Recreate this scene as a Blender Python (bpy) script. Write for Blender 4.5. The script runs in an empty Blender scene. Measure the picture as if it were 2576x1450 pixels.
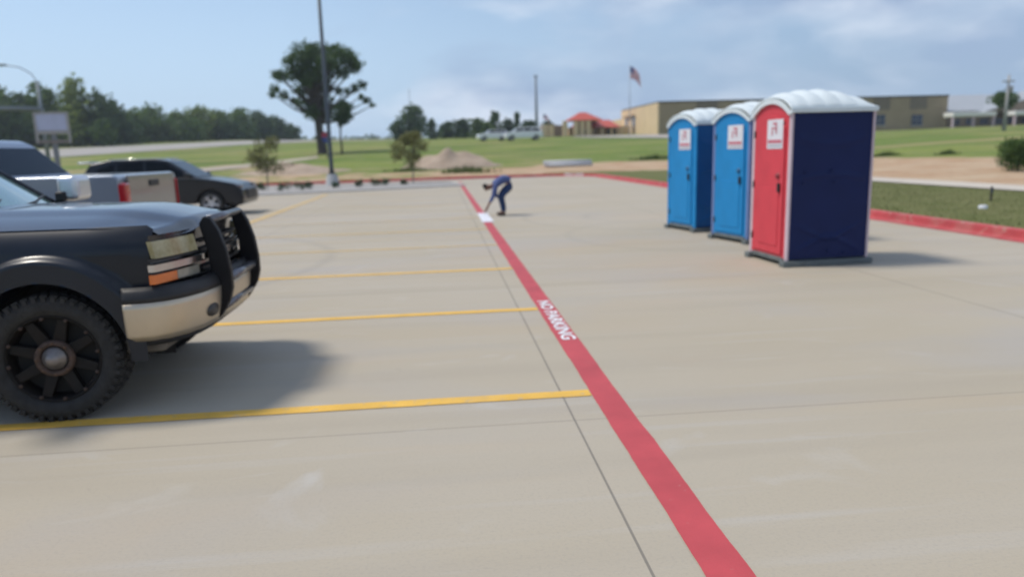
import bpy, bmesh, math, random
from math import sin, cos, pi, radians, hypot, atan2, degrees
from mathutils import Vector, Matrix
SC = bpy.context.scene
COL = SC.collection
# ------------------------------------------------------------ camera
EYE = Vector((0, 0, 1.655)); F = 2829.6 / 4000 * 2576
PITCH, ROLL, YAW = 0.18753, -0.02882, 0.09246
def cam_axes():
    right = Vector((1, 0, 0)); fwd = Vector((0, cos(PITCH), -sin(PITCH))); up = Vector((0, sin(PITCH), cos(PITCH)))
    r = right * cos(ROLL) + up * sin(ROLL); u = -right * sin(ROLL) + up * cos(ROLL)
    Z = Matrix.Rotation(-YAW, 3, 'Z')
    return Z @ r, Z @ u, Z @ fwd
CR, CU, CF = cam_axes()
cd = bpy.data.cameras.new('camera'); cam = bpy.data.objects.new('camera', cd); COL.objects.link(cam)
M = Matrix((CR, CU, -CF)).transposed().to_4x4(); M.translation = EYE
cam.matrix_world = M
cd.sensor_width = 36; cd.lens = 36 * 2829.6 / 4000; cd.clip_start = 0.05; cd.clip_end = 4000
cd.dof.use_dof = True; cd.dof.focus_distance = 2.5; cd.dof.aperture_fstop = 1.6; cd.dof.aperture_blades = 0
SC.camera = cam
# ------------------------------------------------------------ light
SUN = Vector((-1.35, 0.35, 2.3)).normalized()
w = bpy.data.worlds.new('World'); SC.world = w; w.use_nodes = True
nt = w.node_tree; nt.nodes.clear()
def N(nt, t, **k):
    n = nt.nodes.new(t)
    for a, b in k.items(): setattr(n, a, b)
    return n
out = N(nt, 'ShaderNodeOutputWorld'); bg = N(nt, 'ShaderNodeBackground')
sky = N(nt, 'ShaderNodeTexSky', sky_type='NISHITA', sun_disc=False)
sky.sun_elevation = math.asin(SUN.z); sky.sun_rotation = atan2(SUN.x, SUN.y)
sky.altitude = 100; sky.air_density = 1.0; sky.dust_density = 0.6; sky.ozone_density = 1.5
tc = N(nt, 'ShaderNodeTexCoord'); mp = N(nt, 'ShaderNodeMapping'); mp.inputs['Scale'].default_value = (1.0, 1.0, 2.6)
mp.inputs['Location'].default_value = (0.35, 0.1, 0.6)
nz = N(nt, 'ShaderNodeTexNoise'); nz.inputs['Scale'].default_value = 2.8; nz.inputs['Detail'].default_value = 6; nz.inputs['Roughness'].default_value = 0.52; nz.inputs['Distortion'].default_value = 0.4
cr = N(nt, 'ShaderNodeValToRGB'); cr.color_ramp.elements[0].position = 0.44; cr.color_ramp.elements[1].position = 0.68
# more cloud towards the right of the view (+X)
sep = N(nt, 'ShaderNodeSeparateXYZ')
mr = N(nt, 'ShaderNodeMapRange'); mr.inputs[1].default_value = -0.35; mr.inputs[2].default_value = 0.30; mr.inputs[3].default_value = -0.09; mr.inputs[4].default_value = 0.07
addn = N(nt, 'ShaderNodeMath', operation='ADD')
mix = N(nt, 'ShaderNodeMix', data_type='RGBA'); mix.inputs[7].default_value = (5.2, 5.9, 7.2, 1)
nz2 = N(nt, 'ShaderNodeTexNoise'); nz2.inputs['Scale'].default_value = 4.4; nz2.inputs['Detail'].default_value = 4
mix2 = N(nt, 'ShaderNodeMix', data_type='RGBA'); mix2.inputs[6].default_value = (2.7, 3.6, 5.1, 1); mix2.inputs[7].default_value = (6.6, 7.1, 7.9, 1)
L = nt.links.new
L(tc.outputs['Generated'], mp.inputs['Vector']); L(mp.outputs[0], nz.inputs['Vector']); L(mp.outputs[0], nz2.inputs['Vector'])
L(tc.outputs['Generated'], sep.inputs[0]); L(sep.outputs[0], mr.inputs[0]); L(nz.outputs[0], addn.inputs[0]); L(mr.outputs[0], addn.inputs[1])
L(addn.outputs[0], cr.inputs[0]); L(cr.outputs[0], mix.inputs[0]); pass
rmp2 = N(nt, 'ShaderNodeValToRGB'); rmp2.color_ramp.elements[0].position = 0.40; rmp2.color_ramp.elements[1].position = 0.62
L(nz2.outputs[0], rmp2.inputs[0]); L(rmp2.outputs[0], mix2.inputs[0]); L(mix2.outputs[2], mix.inputs[7])
hz = N(nt, 'ShaderNodeMapRange'); hz.interpolation_type = 'SMOOTHSTEP'; hz.inputs[1].default_value = -0.02; hz.inputs[2].default_value = 0.42; hz.inputs[3].default_value = 0.92; hz.inputs[4].default_value = 0.0
hzm = N(nt, 'ShaderNodeMix', data_type='RGBA'); hzc = N(nt, 'ShaderNodeMix', data_type='RGBA')
hzc.inputs[6].default_value = (4.0, 5.4, 7.1, 1); hzc.inputs[7].default_value = (2.4, 3.45, 5.0, 1)
hzr = N(nt, 'ShaderNodeMapRange'); hzr.inputs[1].default_value = -0.2; hzr.inputs[2].default_value = 0.5; L(sep.outputs[0], hzr.inputs[0]); L(hzr.outputs[0], hzc.inputs[0])
L(sep.outputs[2], hz.inputs[0]); L(hz.outputs[0], hzm.inputs[0]); L(sky.outputs[0], hzm.inputs[6]); L(hzc.outputs[2], hzm.inputs[7])
L(hzm.outputs[2], mix.inputs[6]); L(mix.outputs[2], bg.inputs[0]); bg.inputs[1].default_value = 0.132; L(bg.outputs[0], out.inputs[0])
sl = bpy.data.lights.new('sun', 'SUN'); sl.energy = 2.95; sl.angle = radians(11); sl.color = (1.0, 0.93, 0.82)
so = bpy.data.objects.new('sun', sl); COL.objects.link(so); so.rotation_euler = (-SUN).to_track_quat('-Z', 'Y').to_euler(); so.location = (-20, 5, 40)
SC.view_settings.view_transform = 'Standard'; SC.view_settings.look = 'None'; SC.view_settings.exposure = 0.04; SC.view_settings.gamma = 1.0
SC.render.engine = 'CYCLES'
SC.cycles.max_bounces = 6; SC.cycles.volume_bounces = 0

# ------------------------------------------------------------ helpers
def ray(px, py):   # pixel of the 2576x1450 view -> direction
    return (CR * (px - 1288) + CU * (725 - py) + CF * F).normalized()
def onY(px, py, Y):
    d = ray(px, py); t = Y / d.y; return (d.x * t, EYE.z + d.z * t)
MATS = {}
def mat(name, col, rough=0.6, metal=0.0, var=0.0, vscale=8.0, bump=0.0, bscale=60.0, coat=0.0, col2=None, spec=0.5, stretch=None, alpha=None, trans=0.0, detail=5):
    if name in MATS: return MATS[name]
    m = bpy.data.materials.new(name); m.use_nodes = True; t = m.node_tree; b = t.nodes['Principled BSDF']
    b.inputs['Roughness'].default_value = rough; b.inputs['Metallic'].default_value = metal
    b.inputs['Coat Weight'].default_value = coat; b.inputs['Coat Roughness'].default_value = 0.06
    b.inputs['Specular IOR Level'].default_value = spec
    tc = N(t, 'ShaderNodeTexCoord'); mp = N(t, 'ShaderNodeMapping'); t.links.new(tc.outputs['Object'], mp.inputs[0])
    if stretch: mp.inputs['Scale'].default_value = stretch
    n = N(t, 'ShaderNodeTexNoise'); n.inputs['Scale'].default_value = vscale; n.inputs['Detail'].default_value = detail; n.inputs['Roughness'].default_value = 0.6
    t.links.new(mp.outputs[0], n.inputs[0])
    mx = N(t, 'ShaderNodeMix', data_type='RGBA')
    c = list(col) + [1]
    c2 = (list(col2) + [1]) if col2 else [min(1, v * (1 + var)) for v in col] + [1]
    c1 = c if col2 else [v * (1 - var) for v in col] + [1]
    mx.inputs[6].default_value = c1; mx.inputs[7].default_value = c2
    rp = N(t, 'ShaderNodeMapRange'); rp.inputs[1].default_value = 0.32; rp.inputs[2].default_value = 0.68
    t.links.new(n.outputs[0], rp.inputs[0]); t.links.new(rp.outputs[0], mx.inputs[0]); t.links.new(mx.outputs[2], b.inputs['Base Color'])
    if bump:
        n2 = N(t, 'ShaderNodeTexNoise'); n2.inputs['Scale'].default_value = bscale; n2.inputs['Detail'].default_value = 3; t.links.new(mp.outputs[0], n2.inputs[0])
        bp = N(t, 'ShaderNodeBump'); bp.inputs['Strength'].default_value = bump; bp.inputs['Distance'].default_value = 0.02; t.links.new(n2.outputs[0], bp.inputs['Height']); t.links.new(bp.outputs[0], b.inputs['Normal'])
    if trans:
        b.inputs['Transmission Weight'].default_value = trans
    MATS[name] = m; return m
def fol(name, dark, light, scale=0.9):
    if name in MATS: return MATS[name]
    m = bpy.data.materials.new(name); m.use_nodes = True; t = m.node_tree; b = t.nodes['Principled BSDF']; b.inputs['Roughness'].default_value = 0.75
    tc = N(t, 'ShaderNodeTexCoord'); n = N(t, 'ShaderNodeTexNoise'); n.inputs['Scale'].default_value = scale; n.inputs['Detail'].default_value = 4; t.links.new(tc.outputs['Object'], n.inputs[0])
    oi = N(t, 'ShaderNodeObjectInfo')
    mx = N(t, 'ShaderNodeMix', data_type='RGBA'); mx.inputs[6].default_value = (*dark, 1); mx.inputs[7].default_value = (*light, 1)
    rp = N(t, 'ShaderNodeMapRange'); rp.inputs[1].default_value = 0.35; rp.inputs[2].default_value = 0.65
    t.links.new(n.outputs[0], rp.inputs[0])
    ad = N(t, 'ShaderNodeMath', operation='MULTIPLY_ADD'); ad.inputs[1].default_value = 0.5; t.links.new(oi.outputs['Random'], ad.inputs[0]); 
    sc = N(t, 'ShaderNodeMath', operation='MULTIPLY'); sc.inputs[1].default_value = 0.6; t.links.new(rp.outputs[0], sc.inputs[0]); t.links.new(sc.outputs[0], ad.inputs[2])
    t.links.new(ad.outputs[0], mx.inputs[0]); t.links.new(mx.outputs[2], b.inputs['Base Color'])
    tr = N(t, 'ShaderNodeBsdfTranslucent'); t.links.new(mx.outputs[2], tr.inputs[0])
    ms = N(t, 'ShaderNodeMixShader'); ms.inputs[0].default_value = 0.35; o = t.nodes['Material Output']
    t.links.new(b.outputs[0], ms.inputs[1]); t.links.new(tr.outputs[0], ms.inputs[2]); t.links.new(ms.outputs[0], o.inputs[0])
    MATS[name] = m; return m

class MB:
    def __init__(s): s.v = []; s.f = []; s.sm = []; s.mi = []; s.cur = 0
    def add(s, vs, fs, smooth=False):
        o = len(s.v); s.v += [tuple(v) for v in vs]
        for f in fs: s.f.append([i + o for i in f]); s.sm.append(smooth); s.mi.append(s.cur)
        return s
    def box(s, x0, x1, y0, y1, z0, z1, T=None):
        vs = [(x, y, z) for z in (z0, z1) for y in (y0, y1) for x in (x0, x1)]
        if T: vs = [T @ Vector(v) for v in vs]
        return s.add(vs, [(0, 2, 3, 1), (4, 5, 7, 6), (0, 1, 5, 4), (2, 6, 7, 3), (0, 4, 6, 2), (1, 3, 7, 5)])
    def prism(s, pts, y0, y1, axis='y', T=None, smooth=False):  # pts polygon in (x,z) extruded along y
        n = len(pts)
        def mk(p, y):
            return {'y': (p[0], y, p[1]), 'x': (y, p[0], p[1]), 'z': (p[0], p[1], y)}[axis]
        vs = [mk(p, y0) for p in pts] + [mk(p, y1) for p in pts]
        if T: vs = [T @ Vector(v) for v in vs]
        fs = [list(range(n)), list(range(2 * n - 1, n - 1, -1))] + [[i, i + n, (i + 1) % n + n, (i + 1) % n] for i in range(n)]
        return s.add(vs, fs, smooth)
    def tube(s, pts, rads, n=10, cap=True, smooth=True):
        pts = [Vector(p) for p in pts]
        if not isinstance(rads, (list, tuple)): rads = [rads] * len(pts)
        rings = []; prev = None
        for i, p in enumerate(pts):
            d = (pts[min(i + 1, len(pts) - 1)] - pts[max(i - 1, 0)]).normalized()
            if prev is None:
                a = Vector((0, 0, 1)) if abs(d.z) < 0.9 else Vector((1, 0, 0)); u = d.cross(a).normalized()
            else:
                u = (prev - d * prev.dot(d)).normalized()
            prev = u; v = d.cross(u)
            rings.append([p + (u * cos(2 * pi * k / n) + v * sin(2 * pi * k / n)) * rads[i] for k in range(n)])
        vs = [q for r in rings for q in r]; fs = []
        for i in range(len(pts) - 1):
            for k in range(n): fs.append([i * n + k, i * n + (k + 1) % n, (i + 1) * n + (k + 1) % n, (i + 1) * n + k])
        s.add(vs, fs, smooth)
        if cap: s.add(rings[0], [list(range(n - 1, -1, -1))]); s.add(rings[-1], [list(range(n))])
        return s
    def lathe(s, prof, n=40, T=None, smooth=True, axis='y'):  # prof: (radius, offset along axis)
        vs = []
        for r, y in prof:
            for k in range(n):
                a = 2 * pi * k / n
                vs.append({'y': Vector((r * cos(a), y, r * sin(a))), 'z': Vector((r * cos(a), r * sin(a), y))}[axis])
        if T: vs = [T @ v for v in vs]
        fs = []
        for i in range(len(prof) - 1):
            for k in range(n): fs.append([i * n + k, i * n + (k + 1) % n, (i + 1) * n + (k + 1) % n, (i + 1) * n + k])
        return s.add(vs, fs, smooth)
    def grid(s, fn, nu, nv, smooth=True):
        vs = [fn(i / nu, j / nv) for i in range(nu + 1) for j in range(nv + 1)]
        fs = [[i * (nv + 1) + j, (i + 1) * (nv + 1) + j, (i + 1) * (nv + 1) + j + 1, i * (nv + 1) + j + 1] for i in range(nu) for j in range(nv)]
        return s.add(vs, fs, smooth)
    def build(s, name, m, parent=None, bevel=0, seg=2, solid=0, loc=None, fix=True, angle=35):
        me = bpy.data.meshes.new(name); me.from_pydata(s.v, [], s.f)
        ms = m if isinstance(m, (list, tuple)) else [m]
        for q in ms: me.materials.append(q)
        me.polygons.foreach_set('use_smooth', s.sm)
        me.polygons.foreach_set('material_index', [min(i, len(ms) - 1) for i in s.mi])
        if fix and len(s.f) < 60000:
            b = bmesh.new(); b.from_mesh(me); bmesh.ops.remove_doubles(b, verts=b.verts, dist=1e-5); bmesh.ops.recalc_face_normals(b, faces=b.faces); b.to_mesh(me); b.free()
        me.update()
        o = bpy.data.objects.new(name, me); COL.objects.link(o)
        if parent: o.parent = parent
        if loc: o.location = loc
        if solid:
            q = o.modifiers.new('solid', 'SOLIDIFY'); q.thickness = solid; q.offset = -1
        if bevel:
            q = o.modifiers.new('bevel', 'BEVEL'); q.width = bevel; q.segments = seg; q.limit_method = 'ANGLE'; q.angle_limit = radians(angle)
            for p in me.polygons: p.use_smooth = True
            wn = o.modifiers.new('wn', 'WEIGHTED_NORMAL'); wn.keep_sharp = True
        return o
def tag(o, label=None, cat=None, group=None, kind=None):
    if label: o['label'] = label
    if cat: o['category'] = cat
    if group: o['group'] = group
    if kind: o['kind'] = kind
    return o
def thing(name, loc, rz=0, label=None, cat=None, group=None):
    o = bpy.data.objects.new(name, None); COL.objects.link(o); o.location = loc; o.rotation_euler = (0, 0, rz); o.empty_display_size = 0.2
    return tag(o, label, cat, group)
def copy_tree(o, parent=None):
    c = o.copy(); COL.objects.link(c)
    if parent: c.parent = parent
    for ch in list(o.children): copy_tree(ch, c)
    return c
def sstep(a, b, x):
    t = max(0, min(1, (x - a) / (b - a))); return t * t * (3 - 2 * t)
def tab(T, s):
    if s <= T[0][0]: return T[0][1]
    for (a, za), (b, zb) in zip(T, T[1:]):
        if s <= b: return za + (zb - za) * (s - a) / (b - a)
    return T[-1][1]
TL = [(0, .14), (12, .35), (30, 1.0), (65, 2.7), (100, 4.4), (135, 5.9), (200, 7.6), (400, 12), (900, 24)]
TC = [(0, .14), (6, .22), (12, .4), (18, .65), (30, 1.3), (45, 2.1), (72, 3.3), (100, 4.1), (130, 4.9), (200, 6.7), (400, 10.8), (900, 22)]
TR = [(0, .14), (6, .22), (12, .38), (18, .6), (30, 1.1), (45, 1.8), (70, 2.45), (90, 2.95), (120, 3.5), (200, 4.8), (400, 8), (900, 16)]
def lot_dist(x, y):   # distance outside the kerb line (rounded rectangle)
    x0, x1, y0, y1, r = -60 + 3.5, 9.35 - 3.5, -30 + 3.5, 46 - 3.5, 3.5
    dx = max(x0 - x, 0, x - x1); dy = max(y0 - y, 0, y - y1)
    if dx == 0 and dy == 0: return -5
    return hypot(dx, dy) - r
def ground_z(x, y):
    s = max(0, lot_dist(x, y)); az = degrees(atan2(x, y))
    l, c, r = tab(TL, s), tab(TC, s), tab(TR, s)
    if az < -5: t = min(1, (-5 - az) / 10); z = c + (l - c) * t
    else: t = max(0, min(1, (az - 16) / 14)); z = c + (r - c) * t
    return z
def spot(px, dist, py=None):   # a spot on the ground at this distance, in this compass direction
    d = ray(px, 400 if py is None else py); h = hypot(d.x, d.y); x, y = d.x / h * dist, d.y / h * dist
    return x, y, ground_z(x, y)
def topz(px, py, dist):
    d = ray(px, py); return EYE.z + d.z / hypot(d.x, d.y) * dist
# ------------------------------------------------------------ materials
def concrete_mat():
    m = bpy.data.materials.new('lot_concrete'); m.use_nodes = True; t = m.node_tree; b = t.nodes['Principled BSDF']; l = t.links.new
    b.inputs['Roughness'].default_value = 0.85; b.inputs['Specular IOR Level'].default_value = 0.3
    tc = N(t, 'ShaderNodeTexCoord')
    def noise(scale, st, det=5, dist=0.0):
        mp = N(t, 'ShaderNodeMapping'); mp.inputs['Scale'].default_value = st; l(tc.outputs['Object'], mp.inputs[0])
        n = N(t, 'ShaderNodeTexNoise'); n.inputs['Scale'].default_value = scale; n.inputs['Detail'].default_value = det; n.inputs['Distortion'].default_value = dist; l(mp.outputs[0], n.inputs[0]); return n.outputs[0]
    def mixc(f, a, bcol, lo=0.35, hi=0.65, amt=1.0):
        rp = N(t, 'ShaderNodeMapRange'); rp.inputs[1].default_value = lo; rp.inputs[2].default_value = hi; rp.inputs[4].default_value = amt; l(f, rp.inputs[0])
        mx = N(t, 'ShaderNodeMix', data_type='RGBA'); l(rp.outputs[0], mx.inputs[0])
        if isinstance(a, tuple): mx.inputs[6].default_value = (*a, 1)
        else: l(a, mx.inputs[6])
        mx.inputs[7].default_value = (*bcol, 1); return mx.outputs[2]
    c = mixc(noise(0.35, (0.5, 1, 1), 6, 0.5), (0.415, 0.362, 0.272), (0.440, 0.395, 0.322))
    c = mixc(noise(1.1, (0.12, 1.6, 1), 6), c, (0.365, 0.322, 0.255), 0.5, 0.75, 0.6)
    c = mixc(noise(3.0, (0.1, 1.8, 1), 5), c, (0.46, 0.44, 0.41), 0.58, 0.75, 0.45)
    c = mixc(noise(0.9, (1, 1, 1), 6, 1.5), c, (0.50, 0.49, 0.47), 0.64, 0.78, 0.5)
    c = mixc(noise(0.7, (1, 0.8, 1), 5, 1.0), c, (0.44, 0.35, 0.25), 0.66, 0.85, 0.5)
    c = mixc(noise(0.55, (0.35, 1.2, 1), 7, 0.8), c, (0.46, 0.36, 0.25), 0.52, 0.72, 0.45)
    c = mixc(noise(0.45, (0.6, 1.4, 1), 7, 0.6), c, (0.385, 0.365, 0.345), 0.50, 0.70, 0.6)
    c = mixc(noise(1.7, (0.5, 1.6, 1), 7, 1.2), c, (0.52, 0.50, 0.46), 0.64, 0.76, 0.35)
    c = mixc(noise(5.5, (1, 1, 1), 3, 0.4), c, (0.26, 0.235, 0.20), 0.73, 0.80, 0.5)
    c = mixc(noise(60, (1, 1, 1), 3), c, (0.30, 0.28, 0.25), 0.5, 0.8, 0.35)
    # tyre arcs: rings of dark rubber
    sep = N(t, 'ShaderNodeSeparateXYZ'); l(tc.outputs['Object'], sep.inputs[0])
    def ring(cx, cy, r, wd, amt, c):
        v = N(t, 'ShaderNodeVectorMath', operation='DISTANCE'); v.inputs[1].default_value = (cx, cy, 0); 
        cb = N(t, 'ShaderNodeCombineXYZ'); l(sep.outputs[0], cb.inputs[0]); l(sep.outputs[1], cb.inputs[1]); l(cb.outputs[0], v.inputs[0])
        s = N(t, 'ShaderNodeMath', operation='SUBTRACT'); s.inputs[1].default_value = r; l(v.outputs['Value'], s.inputs[0])
        a = N(t, 'ShaderNodeMath', operation='ABSOLUTE'); l(s.outputs[0], a.inputs[0])
        rp = N(t, 'ShaderNodeMapRange'); rp.inputs[1].default_value = 0; rp.inputs[2].default_value = wd; rp.inputs[3].default_value = amt; rp.inputs[4].default_value = 0; l(a.outputs[0], rp.inputs[0])
        mx = N(t, 'ShaderNodeMix', data_type='RGBA'); l(rp.outputs[0], mx.inputs[0]); l(c, mx.inputs[6]); mx.inputs[7].default_value = (0.25, 0.235, 0.215, 1); return mx.outputs[2]
    c = ring(5.2, 17.5, 3.2, 0.14, 0.22, c); c = ring(5.2, 17.5, 1.7, 0.14, 0.2, c); c = ring(-6.5, 12, 4.6, 0.16, 0.26, c); c = ring(5.0, 13.6, 2.6, 0.14, 0.16, c)
    # joints
    def joint(axis, off, per, wd, amt, c):
        s = N(t, 'ShaderNodeMath', operation='SUBTRACT'); s.inputs[1].default_value = off - per / 2; l(sep.outputs[axis], s.inputs[0])
        f = N(t, 'ShaderNodeMath', operation='FLOORED_MODULO'); f.inputs[1].default_value = per; l(s.outputs[0], f.inputs[0])
        q = N(t, 'ShaderNodeMath', operation='SUBTRACT'); q.inputs[1].default_value = per / 2; l(f.outputs[0], q.inputs[0])
        a = N(t, 'ShaderNodeMath', operation='ABSOLUTE'); l(q.outputs[0], a.inputs[0])
        rp = N(t, 'ShaderNodeMapRange'); rp.inputs[1].default_value = wd * 0.6; rp.inputs[2].default_value = wd; rp.inputs[3].default_value = amt; rp.inputs[4].default_value = 0; l(a.outputs[0], rp.inputs[0])
        mx = N(t, 'ShaderNodeMix', data_type='RGBA'); l(rp.outputs[0], mx.inputs[0]); l(c, mx.inputs[6]); mx.inputs[7].default_value = (0.10, 0.095, 0.09, 1); return mx.outputs[2]
    c = joint(0, 0.76, 4.57, 0.008, 0.62, c); c = joint(1, 4.22, 4.57, 0.010, 0.27, c)
    l(c, b.inputs['Base Color'])
    bp = N(t, 'ShaderNodeBump'); bp.inputs['Strength'].default_value = 0.25; bp.inputs['Distance'].default_value = 0.01
    l(noise(40, (0.15, 3, 1), 4), bp.inputs['Height']); l(bp.outputs[0], b.inputs['Normal'])
    return m
def ground_mat():
    m = bpy.data.materials.new('field_ground'); m.use_nodes = True; t = m.node_tree; b = t.nodes['Principled BSDF']; l = t.links.new
    b.inputs['Roughness'].default_value = 0.95; b.inputs['Specular IOR Level'].default_value = 0.1
    tc = N(t, 'ShaderNodeTexCoord'); at = N(t, 'ShaderNodeVertexColor'); at.layer_name = 'zone'; sp = N(t, 'ShaderNodeSeparateColor'); l(at.outputs[0], sp.inputs[0])
    def noise(scale, det=6, dist=0.0, st=(1, 1, 1)):
        mp = N(t, 'ShaderNodeMapping'); mp.inputs['Scale'].default_value = st; l(tc.outputs['Object'], mp.inputs[0])
        n = N(t, 'ShaderNodeTexNoise'); n.inputs['Scale'].default_value = scale; n.inputs['Detail'].default_value = det; n.inputs['Distortion'].default_value = dist; l(mp.outputs[0], n.inputs[0]); return n.outputs[0]
    def two(f, a, c, lo=0.35, hi=0.65):
        rp = N(t, 'ShaderNodeMapRange'); rp.inputs[1].default_value = lo; rp.inputs[2].default_value = hi; l(f, rp.inputs[0])
        mx = N(t, 'ShaderNodeMix', data_type='RGBA'); l(rp.outputs[0], mx.inputs[0])
        for i, v in ((6, a), (7, c)):
            if isinstance(v, tuple): mx.inputs[i].default_value = (*v, 1)
            else: l(v, mx.inputs[i])
        return mx.outputs[2]
    g = two(noise(0.06, 6, 0.5), (0.125, 0.190, 0.042), (0.225, 0.262, 0.068))
    g = two(noise(0.5, 7), g, (0.23, 0.23, 0.11), 0.52, 0.8)
    g = two(noise(2.5, 5), g, (0.06, 0.105, 0.025), 0.55, 0.85)
    g = two(noise(0.16, 7, 0.8, (0.5, 1.4, 1)), g, (0.30, 0.265, 0.12), 0.49, 0.66)
    g = two(noise(0.11, 7, 0.5, (0.5, 1.5, 1)), g, (0.095, 0.155, 0.035), 0.53, 0.68)
    mowed = two(noise(1.2, 7), (0.125, 0.140, 0.048), (0.175, 0.175, 0.075)); mowed = two(noise(25, 4), mowed, (0.06, 0.08, 0.03), 0.5, 0.8)
    dirt = two(noise(0.4, 7, 0.6), (0.42, 0.27, 0.165), (0.50, 0.385, 0.265)); dirt = two(noise(3, 5), dirt, (0.30, 0.20, 0.13), 0.55, 0.85)
    def edge(ch, k):
        a = N(t, 'ShaderNodeMath', operation='ADD'); l(ch, a.inputs[0]); s = N(t, 'ShaderNodeMath', operation='MULTIPLY_ADD'); s.inputs[1].default_value = 1.3; s.inputs[2].default_value = -0.65; l(noise(k, 7), s.inputs[0]); l(s.outputs[0], a.inputs[1]); return a.outputs[0]
    c = two(edge(sp.outputs[0], 0.35), g, dirt, 0.4, 0.6)
    c = two(edge(sp.outputs[1], 1.0), c, mowed, 0.4, 0.6)
    l(c, b.inputs['Base Color'])
    bp = N(t, 'ShaderNodeBump'); bp.inputs['Strength'].default_value = 0.6; bp.inputs['Distance'].default_value = 0.05; l(noise(12, 5), bp.inputs['Height']); l(bp.outputs[0], b.inputs['Normal'])
    return m
RED = mat('red_paint', (0.48, 0.062, 0.072), 0.6, var=0.12, vscale=2.5, bump=0.1, bscale=90)
REDK = mat('kerb_red_paint', (0.46, 0.065, 0.070), 0.65, var=0.18, vscale=1.5)
YEL = mat('yellow_paint', (0.74, 0.44, 0.07), 0.65, var=0.10, vscale=4)
YELW = mat('worn_yellow_paint', (0.55, 0.40, 0.18), 0.7, col2=(0.46, 0.38, 0.26), vscale=3)
YELM = mat('part_worn_yellow_paint', (0.64, 0.42, 0.13), 0.7, col2=(0.54, 0.40, 0.20), vscale=3)
WHT = mat('white_paint', (0.78, 0.78, 0.80), 0.55, var=0.05)
BLK = mat('black_gloss', (0.009, 0.010, 0.013), 0.22, coat=0.6, var=0.2)
BLKM = mat('black_matte', (0.014, 0.014, 0.016), 0.55, var=0.3)
RUB = mat('tyre_rubber', (0.022, 0.021, 0.020), 0.8, var=0.35, vscale=14, bump=0.5, bscale=30)
CHR = mat('chrome', (0.75, 0.74, 0.72), 0.16, metal=1.0, var=0.05)
GLS = mat('dark_glass', (0.006, 0.008, 0.010), 0.12, spec=0.16)
DARK = mat('dark_interior', (0.02, 0.02, 0.02), 0.9)

def wear(m, lo, amt, scale=14, col=(0.40, 0.36, 0.29)):
    t = m.node_tree; b = t.nodes['Principled BSDF']; src = b.inputs['Base Color'].links[0].from_socket
    tc = N(t, 'ShaderNodeTexCoord')
    for sc_, l_, a_ in ((scale, lo, amt), (1.6, lo - 0.06, amt * 0.35)):
        n = N(t, 'ShaderNodeTexNoise'); n.inputs['Scale'].default_value = sc_; n.inputs['Detail'].default_value = 6; t.links.new(tc.outputs['Object'], n.inputs[0])
        rp = N(t, 'ShaderNodeMapRange'); rp.inputs[1].default_value = l_; rp.inputs[2].default_value = l_ + 0.10; rp.inputs[4].default_value = a_; t.links.new(n.outputs[0], rp.inputs[0])
        mx = N(t, 'ShaderNodeMix', data_type='RGBA'); t.links.new(rp.outputs[0], mx.inputs[0]); t.links.new(src, mx.inputs[6]); mx.inputs[7].default_value = (*col, 1); src = mx.outputs[2]
    t.links.new(src, b.inputs['Base Color'])
wear(RED, 0.69, 0.4, 22); wear(YEL, 0.60, 0.5); wear(YELM, 0.56, 0.55); wear(YELW, 0.52, 0.6); wear(REDK, 0.58, 0.5, 6)
# ------------------------------------------------------------ setting
m_lot = concrete_mat()
mb = MB(); mb.add([(-60.4, -30.4, 0), (9.5, -30.4, 0), (9.5, 46.2, 0), (-60.4, 46.2, 0)], [(0, 1, 2, 3)])
tag(mb.build('parking_lot', m_lot), kind='structure')
def kerb_path(off):
    x0, x1, y0, y1, r = -60, 9.35, -30, 46, 3.5
    P = []
    def arc(cx, cy, a0, a1, n):
        for i in range(n + 1):
            a = radians(a0 + (a1 - a0) * i / n); P.append((cx + (r + off) * cos(a), cy + (r + off) * sin(a)))
    def line(a, b, n):
        for i in range(1, n): P.append((a[0] + (b[0] - a[0]) * i / n, a[1] + (b[1] - a[1]) * i / n))
    arc(x1 - r, y0 + r, -90, 0, 6); line((x1 + off, y0 + r), (x1 + off, y1 - r), 36)
    arc(x1 - r, y1 - r, 0, 90, 40); line((x1 - r, y1 + off), (x0 + r, y1 + off), 30)
    arc(x0 + r, y1 - r, 90, 180, 16); line((x0 + off * -1, y1 - r), (x0 - off, y0 + r), 12)
    arc(x0 + r, y0 + r, 180, 270, 6); line((x0 + r, y0 - off), (x1 - r, y0 - off), 12)
    return P
rnd = random.Random(5)
offs = [0.1, 0.3, 0.8, 1.6, 2.6, 3.8, 5.0, 6.2, 7.4, 8.6, 10, 12, 14, 16.5, 19, 22, 25, 29, 33, 38, 44, 50, 57, 65, 74, 84, 96, 110, 126, 145, 170, 200, 240, 300, 400, 520]
rings = [kerb_path(o) for o in offs]; n = len(rings[0])
vs = []; zone = []
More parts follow.
